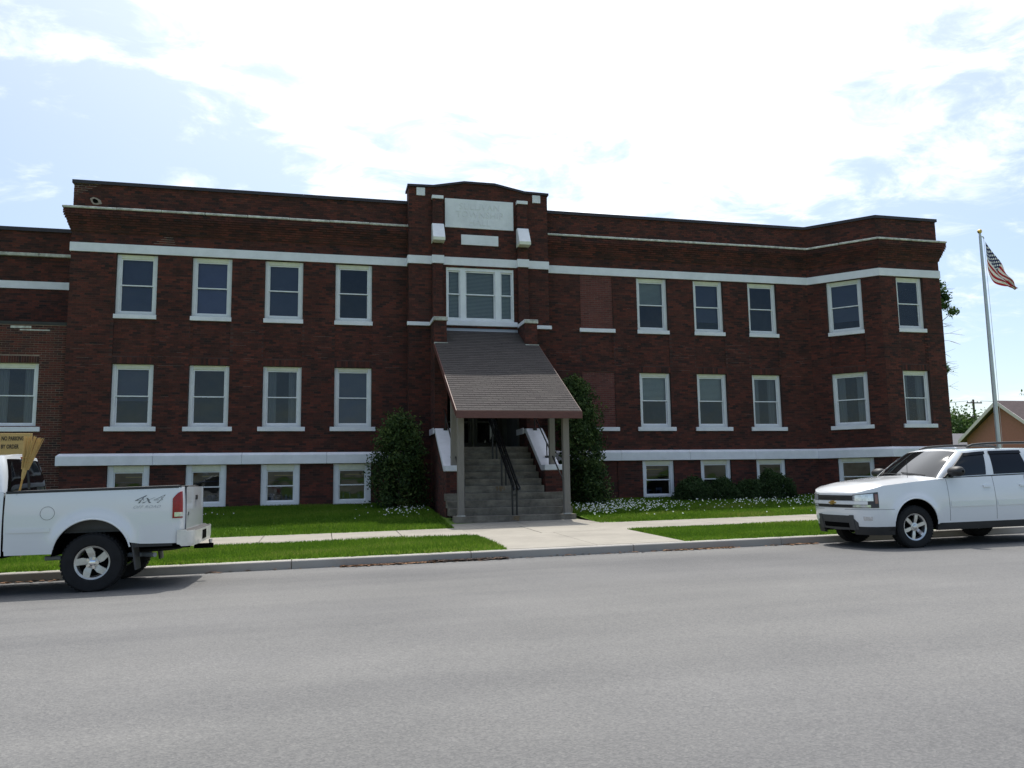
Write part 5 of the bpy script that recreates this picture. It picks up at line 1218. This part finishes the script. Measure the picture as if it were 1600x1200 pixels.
    # decal lettering on the street side
    def decal(body, size, x, z, m, shear, spacing=1.0, sx=1.0, bold=0.0):
        me = text_mesh(body, size, 0.0008, shear=shear, spacing=spacing, bold=bold); me.transform(Matrix.Translation((x, -1.006, z)) @ Matrix.Rotation(math.pi / 2, 4, 'X') @ Matrix.Diagonal((sx, 1, 1, 1)))
        for v in me.vertices: q = bk.sx(v.co.x, 0); p = bk.pt(q, v.co.z, .002 + (-1.006 - v.co.y) * .5 + .0008, -1); v.co.y = p[1]
        return link('decal', me, m, T, local=True)
    decal('4x4', .155, 4.475, 1.185, 'decal_grey', .55, 1.0, 1.55); decal('4x4', .118, 4.52, 1.198, 'truck_white', .55, 1.13, 1.62)
    decal('OFF ROAD', .055, 4.48, 1.115, 'decal_light', .45, 1.08, 1.25)
    # tailgate
    P = [[(5.150 + .012 * (1 - (y / .80) ** 2) - .02 * max(0, z - 1.3), y, z) for z in np.linspace(.665, 1.395, 9)] for y in np.linspace(-.80, .80, 17)]
    mb = MB().grid(P); P2 = [[(5.10, y, z) for z in (.665, 1.395)] for y in (-.80, .80)]; mb.grid(P2); mb.grid([[(5.10, y, 1.395), (5.150 + .012 * (1 - (y / .8) ** 2) - .0019, y, 1.395)] for y in np.linspace(-.8, .8, 17)])
    tg = mb.build('tailgate', 'truck_white', T, smooth=40, local=True)
    MB().box(5.155, 5.177, -.075, .075, 1.20, 1.275).build('tailgate_handle', 'black_plastic', tg, bevel=.008, local=True)
    for s_ in (-1, 1): MB().box(5.135, 5.153, s_ * .806 - .004, s_ * .806 + .004, .68, 1.38).build('tailgate_gap', 'seam', tg, local=True)
    MB().box(5.158, 5.163, -.70, -.62, .99, 1.04).build('tailgate_badge', 'decal_grey', tg, local=True)
    mb = MB(); mb.tube([(5.11, -.5, 1.40), (5.11, .5, 1.40)], .012, 6); mb.build('tailgate_cap', 'black_plastic', tg, local=True)
    # rear bumper: chrome wrap with step pad
    rp = [(5.06, .985), (5.14, .98), (5.23, .94), (5.275, .80), (5.285, .50), (5.285, 0)]
    rb = Skin(rp, lambda x, q: .575 + (.03 if x < 5.1 else 0), lambda x, q: .800 - (.02 if x > 5.2 else 0), lambda z, x: .05 * max(0, .66 - z) + .10 * max(0, z - .80))
    P = rb.skin(np.linspace(0, rb.len, 40), 6); bo = P.build('rear_bumper', 'dirty_white', T, smooth=35, local=True)
    mb = MB(); mb.grid([[rb.pt(q, rb.zt(rb.at(q)[0].x, q), 0, 1), rb.pt(q, rb.zt(rb.at(q)[0].x, q), 0, -1)] for q in np.linspace(.05, rb.len, 24)]); mb.build('step_pad', 'black_plastic', bo, local=True)
    for s_ in (1, -1): mb = MB(); rb.patch(.02, .30, .60, .785, .006, s_, 8, 4, mb=mb); mb.build('bumper_end', 'dirty_white', bo, smooth=40, local=True)
    MB().box(5.28, 5.295, -.17, .17, .62, .75).build('plate_recess', 'under_black', bo, local=True)
    MB().box(5.15, 5.42, -.035, .035, .47, .54).build('tow_hitch', 'under_black', T, local=True); MB().tube([(5.38, 0, .54), (5.38, 0, .60)], [.02, .028], 10).build('tow_ball', 'chrome', T, local=True)
    for s_ in (1, -1): MB().box(.2, 5.15, s_ * .42 - .04, s_ * .42 + .04, .52, .66).build('frame_rail', 'under_black', T, local=True)
    MB().tube([(RC, -.82, .40), (RC, .82, .40)], .045, 8).build('axle', 'under_black', T, local=True)
    MB().box(.3, 2.85, -.85, .85, .50, .75).build('underbody', 'under_black', T, local=True); MB().box(1.5, 2.7, -.80, .80, .75, 1.30).build('cab_floor', 'seat_cloth', T, local=True)
    MB().lathe([(.30, -.10), (.36, -.09), (.38, 0), (.36, .09), (.30, .10), (.15, .10), (.15, -.10)], lambda c, s_, h: (4.62 + c, s_ * .98, .57 + h), 28).build('spare_tyre', 'tyre', T, smooth=35, local=True)
    MB().tube([(3.3, -.60, .46), (4.55, -.62, .46), (4.75, -.80, .46)], .032, 10).build('exhaust_pipe', 'grey_metal', T, local=True)
    for y in (.83, -.83):
        for x in (FC, RC): wheel(T, x, y, .398, .398, .265, .232, 1 if y > 0 else -1, 'five', 'alloy_worn')
    return T
truck = make_truck()
# broom standing bristles-up in the bed
def make_broom():
    bx, by = -4.15, -13.28; T = empty('broom', (bx, by, zroad(bx, by) + .84), 'straw broom standing bristles up in the pickup bed', 'broom')
    a = Vector((-4.16, -13.28, .90)); d = Vector((0.10, 0.0, 0.60)).normalized(); zt_ = a.z
    def P(s_, w=0, dpt=0): return tuple(a + d * s_ + Vector((d.z, 0, -d.x)) * w + Vector((0, dpt, 0)))
    MB().tube([P(0), P(.72)], .013, 8).build('handle', 'broom_wood', T, smooth=40)
    MB().tube([P(.66), P(.70), P(.82)], [.016, .024, .034], 8).build('ferrule', 'straw', T, smooth=40)
    mb = MB(); n = 46
    for k in range(n):
        f = (k / (n - 1) - .5); dp = random.uniform(-.03, .03); w0 = f * .08; w1 = f * (.235 + random.uniform(-.02, .02)) + .01
        s1 = 1.26 + random.uniform(-.025, .02) + .02 * f; mb.tube([P(.80, w0, dp * .5), P(.95, w0 + (w1 - w0) * .30, dp), P(s1, w1, dp * 1.2)], [.007, .006, .004], 4)
    b = mb.build('bristles', 'straw', T); tag(b, kind='stuff')
    for s_ in (.90, .96): MB().tube([P(s_, -.055 - (s_ - .9) * .4, -.034), P(s_, .055 + (s_ - .9) * .4, -.034), P(s_, .055, .034), P(s_, -.055, .034), P(s_, -.055 - (s_ - .9) * .4, -.034)], .004, 5).build('stitching', 'broom_wood', T)
make_broom()
# tan no-parking board on a post behind the truck
def make_sign():
    x1, y = -5.27, -9.2; zg = zlawn(x1, y)
    T = empty('parking_sign', (x1 - .40, y, zg), 'tan wooden no parking board with dark lettering standing behind the truck', 'sign')
    MB().box(x1 - .80, x1, y - .012, y + .012, 1.72, 2.445).build('board', 'sign_tan', T, bevel=.004)
    for x in (x1 - .68, x1 - .16): MB().box(x, x + .07, y + .013, y + .083, zg - .1, 2.35).build('post', 'sign_post', T, bevel=.004)
    for body, z in (('NO PARKING', 2.315), ('BY ORDER', 2.165)):
        me = text_mesh(body, .105, .002, spacing=1.02, bold=.0025); me.transform(Matrix.Translation((x1 - .505, y - .0145, z)) @ Matrix.Rotation(math.pi / 2, 4, 'X') @ Matrix.Diagonal((.58, 1, 1, 1))); link('lettering', me, 'sign_black', T)
make_sign()

# ------------------------------------------------------------------ planting
def leaf_cloud(pts, nrm, size, rs, flat=0.5):
    """leaf quads around points; nrm = outward directions"""
    n = len(pts); a = rs.normal(size=(n, 3)); a += nrm * 0.6; a /= np.linalg.norm(a, axis=1)[:, None]; b = np.cross(a, rs.normal(size=(n, 3))); b /= np.linalg.norm(b, axis=1)[:, None] + 1e-9; c = np.cross(a, b)
    l = (size * rs.uniform(.6, 1.4, n))[:, None]; w = l * flat; V = np.stack([pts - b * l * .5, pts + c * w * .5, pts + b * l * .5, pts - c * w * .5], 1); return V
def conifer(name, x, y, z0, h, r, label, n=20000, lean=(0, 0), seed=1, group=None, top=.5, mat_='arbor_leaf'):
    rs = np.random.default_rng(seed); T = empty(name, (x, y, z0), label, 'shrub', group=group)
    MB().tube([(x, y, z0 - .1), (x + lean[0] * .5, y + lean[1] * .5, z0 + h * .5), (x + lean[0] * .9, y, z0 + h * .9)], [.06, .04, .012], 8).build('trunk', 'bark', T, smooth=40)
    lob = rs.uniform(0, 2 * np.pi, 5); k = 340; V = []; TN = []
    # sprays: little fans of leaves on many boughs that reach to an uneven outline
    for i in range(k):
        t = rs.uniform(0, 1) ** 0.85; ang = rs.uniform(0, 2 * np.pi); prof = math.sin(math.pi * min(1, .16 + .84 * (1 - t) ** top)) * .35 + (1 - t) ** top * .78; out = r * prof * (1 + .22 * math.sin(2 * ang + lob[0] + 3 * t) + .15 * math.sin(3 * ang + lob[1] - 5 * t)) * rs.uniform(.48, 1.18)
        zc_ = z0 + .12 + t * (h - .15); cx, cy = x + lean[0] * t + math.cos(ang) * out, y + lean[1] * t + math.sin(ang) * out; m = n // k; rad = .13 + .13 * rs.uniform() * (1 - .5 * t)
        P = np.array([cx, cy, zc_]) + rs.normal(size=(m, 3)) * np.array([rad, rad, rad * 1.25]) * .62; dr = np.array([math.cos(ang), math.sin(ang), .7]); V.append(leaf_cloud(P, np.tile(dr, (m, 1)), .105, rs, .45))
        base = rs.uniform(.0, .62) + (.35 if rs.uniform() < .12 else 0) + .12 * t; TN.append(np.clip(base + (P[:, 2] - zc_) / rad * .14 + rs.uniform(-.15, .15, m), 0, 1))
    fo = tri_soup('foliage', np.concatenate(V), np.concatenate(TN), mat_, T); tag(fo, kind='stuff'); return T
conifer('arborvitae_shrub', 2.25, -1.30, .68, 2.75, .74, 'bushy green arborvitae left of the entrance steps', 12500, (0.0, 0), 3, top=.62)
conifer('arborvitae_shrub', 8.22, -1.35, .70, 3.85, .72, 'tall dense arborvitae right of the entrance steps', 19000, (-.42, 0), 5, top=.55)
def mound(x, y, z0, rx, ry, h, label, seed, n=7000):
    rs = np.random.default_rng(seed); T = empty('yew_shrub', (x, y, z0), label, 'shrub', group='low clipped shrubs under the right wing windows')
    mb = MB()
    for k in range(5): a = k * 1.26 + seed; mb.tube([(x + .05 * math.cos(a), y + .05 * math.sin(a), z0 - .05), (x + rx * .5 * math.cos(a), y + ry * .5 * math.sin(a), z0 + h * .7)], [.02, .008], 5)
    mb.build('stems', 'bark', T)
    u = rs.normal(size=(n, 3)); u /= np.linalg.norm(u, axis=1)[:, None]; u[:, 2] = np.abs(u[:, 2]) * 1.0 - .12
    rad = rs.uniform(.72, 1.0, n) ** .6; lump = 1 + .13 * np.sin(u[:, 0] * 5 + seed) * np.sin(u[:, 2] * 6 + seed * 2) + .10 * np.sin(u[:, 1] * 7 + seed)
    P = np.stack([x + u[:, 0] * rx * rad * lump, y + u[:, 1] * ry * rad * lump, z0 + .08 + np.clip(u[:, 2], -.05, 1) * h * rad * lump], 1) + rs.normal(size=(n, 3)) * .03
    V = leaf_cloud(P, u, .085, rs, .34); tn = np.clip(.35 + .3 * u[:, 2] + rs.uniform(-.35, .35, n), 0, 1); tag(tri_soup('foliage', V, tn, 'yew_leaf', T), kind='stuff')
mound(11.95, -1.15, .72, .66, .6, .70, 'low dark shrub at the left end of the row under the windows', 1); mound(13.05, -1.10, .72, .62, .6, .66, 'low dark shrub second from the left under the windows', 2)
mound(14.00, -1.12, .72, .58, .6, .62, 'low dark shrub third from the left under the windows', 4); mound(14.95, -1.15, .72, .68, .65, .92, 'largest rounded dark shrub at the right end of the window row', 6, 9000)
def tree(name, x, y, z0, h, r, label, seed, n=7000, leaf=.22, trunk_r=.2, crown0=.35, bare=0, mat_='tree_leaf', clusters=70, group=None, extra=()):
    rs = np.random.default_rng(seed); T = empty(name, (x, y, z0), label, 'tree', group=group); mb = MB()
    mb.tube([(x, y, z0 - .3), (x + .05 * h * rs.normal() * .3, y, z0 + h * .35), (x + .1 * rs.normal(), y, z0 + h * .75), (x, y, z0 + h * .95)], [trunk_r, trunk_r * .75, trunk_r * .4, .03], 10)
    C = []
    for i in range(clusters):
        u = rs.normal(size=3); u /= np.linalg.norm(u); rr = rs.uniform(.45, 1.0) ** .6; zz = crown0 * h + (h * (1 - crown0)) * (.5 + .5 * u[2] * rr); C.append((x + u[0] * r * rr, y + u[1] * r * rr, z0 + zz))
    for e in extra: C.append(e)
    for i, c in enumerate(C):
        if i % 3 == 0 or i >= clusters:
            b0 = (x, y, z0 + h * rs.uniform(.25, .6)); mid = tuple((np.array(b0) + np.array(c)) / 2 + np.array([0, 0, .04 * h])); mb.tube([b0, mid, c], [trunk_r * .32, trunk_r * .16, .012], 5)
    mb.build('trunk', 'bark', T, smooth=40); m = n // len(C); V = []; TN = []
    for c in C:
        rad = r * rs.uniform(.16, .30) if c not in extra else r * .13; P = np.array(c) + rs.normal(size=(m, 3)) * rad * np.array([.62, .62, .5]); base = rs.uniform(.15, .75)
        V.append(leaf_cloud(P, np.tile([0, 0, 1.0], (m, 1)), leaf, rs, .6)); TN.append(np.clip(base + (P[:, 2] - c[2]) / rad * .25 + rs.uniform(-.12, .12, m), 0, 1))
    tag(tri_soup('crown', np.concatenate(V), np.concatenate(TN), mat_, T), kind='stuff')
    return T
# tree behind the right end of the hall: a leafy bough and bare twigs show past the corner
ex_ = [(31.3 + q[0], 9.0 + q[1], q[2]) for q in ((-.3, .2, 11.5), (-.1, -.2, 11.3), (-.2, 0, 10.9), (.35, .1, 11.0), (.2, .3, 10.7), (.5, 0, 10.7), (.55, .2, 10.3), (.9, 0, 9.95), (-.2, -.1, 10.3), (.05, 0, 6.9))]
bt_ = tree('broadleaf_tree', 27.6, 9.0, .5, 13.0, 1.7, 'leafy bough of a tree reaching out behind the right end of the hall', 21, 12000, .13, .22, .55, clusters=40, extra=ex_)
mb = MB(); rs_ = np.random.default_rng(4)
for k in range(14):
    p0 = np.array([31.0, 9.0, rs_.uniform(5.6, 11.2)]); p1 = p0 + np.array([rs_.uniform(.7, 1.9), rs_.uniform(-.4, .4), rs_.uniform(-.35, .55)]); mid = (p0 + p1) / 2 + np.array([0, 0, rs_.uniform(.0, .15)]); mb.tube([p0, mid, p1], [.014, .009, .004], 4)
    for q in range(2): p2 = mid + np.array([rs_.uniform(.3, .8), 0, rs_.uniform(-.3, .3)]); mb.tube([mid, p2], [.007, .003], 4)
tag(mb.build('twigs', 'bark', bt_), kind='stuff')
tree('broadleaf_tree', 78, 62, .5, 9.5, 5.0, 'round green tree beyond the roofs, nearest the hall corner', 31, 9000, .42, .3, .12, clusters=80, group='distant trees at the right edge')
tree('broadleaf_tree', 84, 64, .5, 8.6, 5.0, 'lower green tree beside the utility pole in the distance', 32, 9000, .42, .3, .10, clusters=80, group='distant trees at the right edge')
tree('broadleaf_tree', 80, 44, .5, 11.5, 5.2, 'green tree top rising behind the brown roofed brick house', 33, 9000, .40, .3, .25, clusters=80, group='distant trees at the right edge')

# ------------------------------------------------------------------ flagpole and flag
FPX, FPY = 20.45, -5.0
fp = empty('flagpole', (FPX, FPY, zlawn(FPX, FPY)), 'tall grey metal flagpole with a gold ball beside the hall', 'flagpole')
MB().tube([(FPX, FPY, .4), (FPX, FPY, 4.5), (FPX, FPY, 9.02)], [.072, .060, .040], 16).build('shaft', 'pole_metal', fp, smooth=40)
mb = MB(); mb.lathe([(.001, -.075), (.05, -.055), (.075, 0), (.05, .055), (.001, .075)], lambda c, s_, h: (FPX + c, FPY + s_, 9.17 + h), 18); mb.build('finial', 'gold', fp, smooth=60)
mb = MB(); mb.tube([(FPX, FPY, 9.0), (FPX, FPY, 9.1)], .035, 10); mb.tube([(FPX, FPY, 9.0), (FPX + .09, FPY - .02, 8.99), (FPX + .12, FPY - .02, 8.93)], .018, 8); mb.build('truck_cap', 'pole_metal', fp)
MB().tube([(FPX + .11, FPY - .02, 8.92), (FPX + .125, FPY - .03, 5.0), (FPX + .10, FPY - .03, 1.6)], .006, 5).build('halyard', 'house_trim', fp)
MB().tube([(FPX, FPY, .35), (FPX, FPY, .62)], .12, 16).build('base_collar', 'pole_metal', fp)
def make_flag():
    L_, H_ = 1.55, 0.95; n, m = 44, 24; V = []; 
    for i in range(n + 1):
        u = i / n
        for j in range(m + 1):
            v = j / m; s_ = u * L_
            # the cloth hangs in light air: the fly end falls and gathers towards one low corner
            hx, hz = .15, 8.84 - (1 - v) * .93; tx = 1.20 - .05 * (1 - v); tz = 7.36 - .07 * (1 - v); e = u ** .92
            xx = hx + (tx - hx) * e; zz = hz + (tz - hz) * e - (1 - v) * .30 * math.sin(math.pi * u ** .6) * (1 - u) - .05 * math.sin(math.pi * u)
            yy = FPY - .03 + .10 * math.sin(6 * u + 9.0 * v) * u ** .5 + .05 * math.sin(13 * u - 7 * v) * u
            V.append((FPX + xx, yy, zz))
    F = [(i * (m + 1) + j, (i + 1) * (m + 1) + j, (i + 1) * (m + 1) + j + 1, i * (m + 1) + j + 1) for i in range(n) for j in range(m)]
    me = bpy.data.meshes.new('flag'); me.from_pydata(V, [], F); uv = me.uv_layers.new(name='UVMap')
    for p in me.polygons:
        for li, vi in zip(p.loop_indices, p.vertices): uv.data[li].uv = ((vi // (m + 1)) / n, (vi % (m + 1)) / m)
    me.polygons.foreach_set('use_smooth', np.ones(len(me.polygons), dtype=bool)); o = link('flag', me, 'flag_cloth'); tag(o, 'red white and blue striped flag drooping from the flagpole', 'flag')
make_flag()

# ------------------------------------------------------------------ houses, utility pole and wires in the distance
def house(name, x0, x1, y0, y1, eave, ridge, label, roofm, wallm='house_brick', axis='y', over=.4):
    T = empty(name, ((x0 + x1) / 2, (y0 + y1) / 2, .5), label, 'house'); xm = (x0 + x1) / 2; ym = (y0 + y1) / 2; mb = MB()
    if axis == 'x':      # gable faces left (-x)
        mb.prism([(y0, .3), (y1, .3), (y1, eave), (ym, ridge - .15), (y0, eave)], lambda p: (x0, p[0], p[1]), lambda p: (x1, p[0], p[1])); mb.build('wall', wallm, T)
        for s_, ya in ((-1, y0), (1, y1)):
            k = (ridge - eave) / (ym - y0); yo = ya + s_ * over; zo = eave - over * k; q = MB(); q.hexa([(x0 - over, yo, zo), (x1 + over, yo, zo), (x1 + over, ym, ridge), (x0 - over, ym, ridge), (x0 - over, yo, zo + .16), (x1 + over, yo, zo + .16), (x1 + over, ym, ridge + .16), (x0 - over, ym, ridge + .16)]); q.build('roof', roofm, T)
            q = MB(); q.hexa([(x0 - over - .04, yo, zo - .10), (x0 - over, yo, zo - .10), (x0 - over, ym, ridge - .10), (x0 - over - .04, ym, ridge - .10), (x0 - over - .04, yo, zo + .17), (x0 - over, yo, zo + .17), (x0 - over, ym, ridge + .17), (x0 - over - .04, ym, ridge + .17)]); q.build('barge_board', 'house_trim', T)
    else:                # gable faces the street (-y)
        mb.prism([(x0, .3), (x1, .3), (x1, eave), (xm, ridge - .15), (x0, eave)], lambda p: (p[0], y0, p[1]), lambda p: (p[0], y1, p[1])); mb.build('wall', wallm, T)
        for s_, xa in ((-1, x0), (1, x1)):
            k = (ridge - eave) / (xm - x0); xo = xa + s_ * over; zo = eave - over * k; q = MB(); q.hexa([(xo, y0 - over, zo), (xo, y1 + over, zo), (xm, y1 + over, ridge), (xm, y0 - over, ridge), (xo, y0 - over, zo + .16), (xo, y1 + over, zo + .16), (xm, y1 + over, ridge + .16), (xm, y0 - over, ridge + .16)]); q.build('roof', roofm, T)
            q = MB(); q.hexa([(xo, y0 - over - .04, zo - .10), (xo, y0 - over, zo - .10), (xm, y0 - over, ridge - .10), (xm, y0 - over - .04, ridge - .10), (xo, y0 - over - .04, zo + .17), (xo, y0 - over, zo + .17), (xm, y0 - over, ridge + .17), (xm, y0 - over - .04, ridge + .17)]); q.build('barge_board', 'house_trim', T)
    return T
hs = house('brick_house', 47.0, 62.0, 18.0, 24.6, 4.1, 6.45, 'tan brick house with brown shingle roof beyond the flagpole', 'house_roof', axis='x')
MB().box(46.97, 47.0, 19.6, 20.3, 2.2, 3.0).build('gable_vent', 'door_paint', hs); MB().box(49.5, 53.5, 16.2, 18.0, .3, 3.9).build('porch', 'door_paint', hs)
MB().hexa([(48.6, 15.6, 3.7), (54, 15.6, 3.7), (54, 18.2, 4.6), (48.6, 18.2, 4.6), (48.6, 15.6, 3.85), (54, 15.6, 3.85), (54, 18.2, 4.75), (48.6, 18.2, 4.75)]).build('porch_roof', 'house_roof', hs)
house('bungalow', 47.5, 60.0, 30.0, 39.0, 2.9, 4.9, 'low bungalow with pale grey roof behind the hall corner', 'grey_roof', 'house_trim', axis='x')
house('bungalow', 64.0, 76.0, 46.0, 55.0, 3.0, 5.2, 'farther low house with bluish grey roof under the trees', 'grey_roof', 'house_trim', axis='x')
up = empty('utility_pole', (81.6, 60, .5), 'wooden utility pole with two crossarms and grey transformers', 'utility pole')
MB().tube([(81.6, 60, .2), (81.6, 60, 11.0)], [.19, .13], 10).build('shaft', 'wood_pole', up)
for z, hw in ((10.55, 1.15), (8.75, 1.1)):
    MB().box(81.6 - hw, 81.6 + hw, 59.78, 59.90, z - .07, z + .07).build('crossarm', 'wood_pole', up)
    for k in (-.9, -.4, .4, .9): MB().tube([(81.6 + hw * k, 59.84, z + .07), (81.6 + hw * k, 59.84, z + .25)], .05, 6).build('insulator', 'grey_metal', up)
for dx in (-.42, .55): MB().tube([(81.6 + dx, 59.7, 6.3), (81.6 + dx, 59.7, 7.3)], .24, 12).build('transformer', 'grey_metal', up)
def wire(p0, p1, sag, label):
    P = []
    for k in range(25): t = k / 24; q = Vector(p0).lerp(Vector(p1), t); P.append((q.x, q.y, q.z - sag * 4 * t * (1 - t)))
    o = MB().tube(P, .022, 4).build('power_line', 'wire'); tag(o, label, 'wire', 'overhead wires at the utility pole')
wire((80.6, 59.84, 10.8), (30, 75, 10.2), .9, 'overhead wire from the top crossarm towards the hall'); wire((80.55, 59.84, 9.0), (30, 75, 8.4), .9, 'overhead wire from the lower crossarm towards the hall')
wire((82.6, 59.84, 10.8), (140, 40, 11.2), 1.0, 'overhead wire from the top crossarm off to the right'); wire((82.6, 59.84, 9.0), (140, 40, 9.4), 1.0, 'overhead wire from the lower crossarm off to the right')
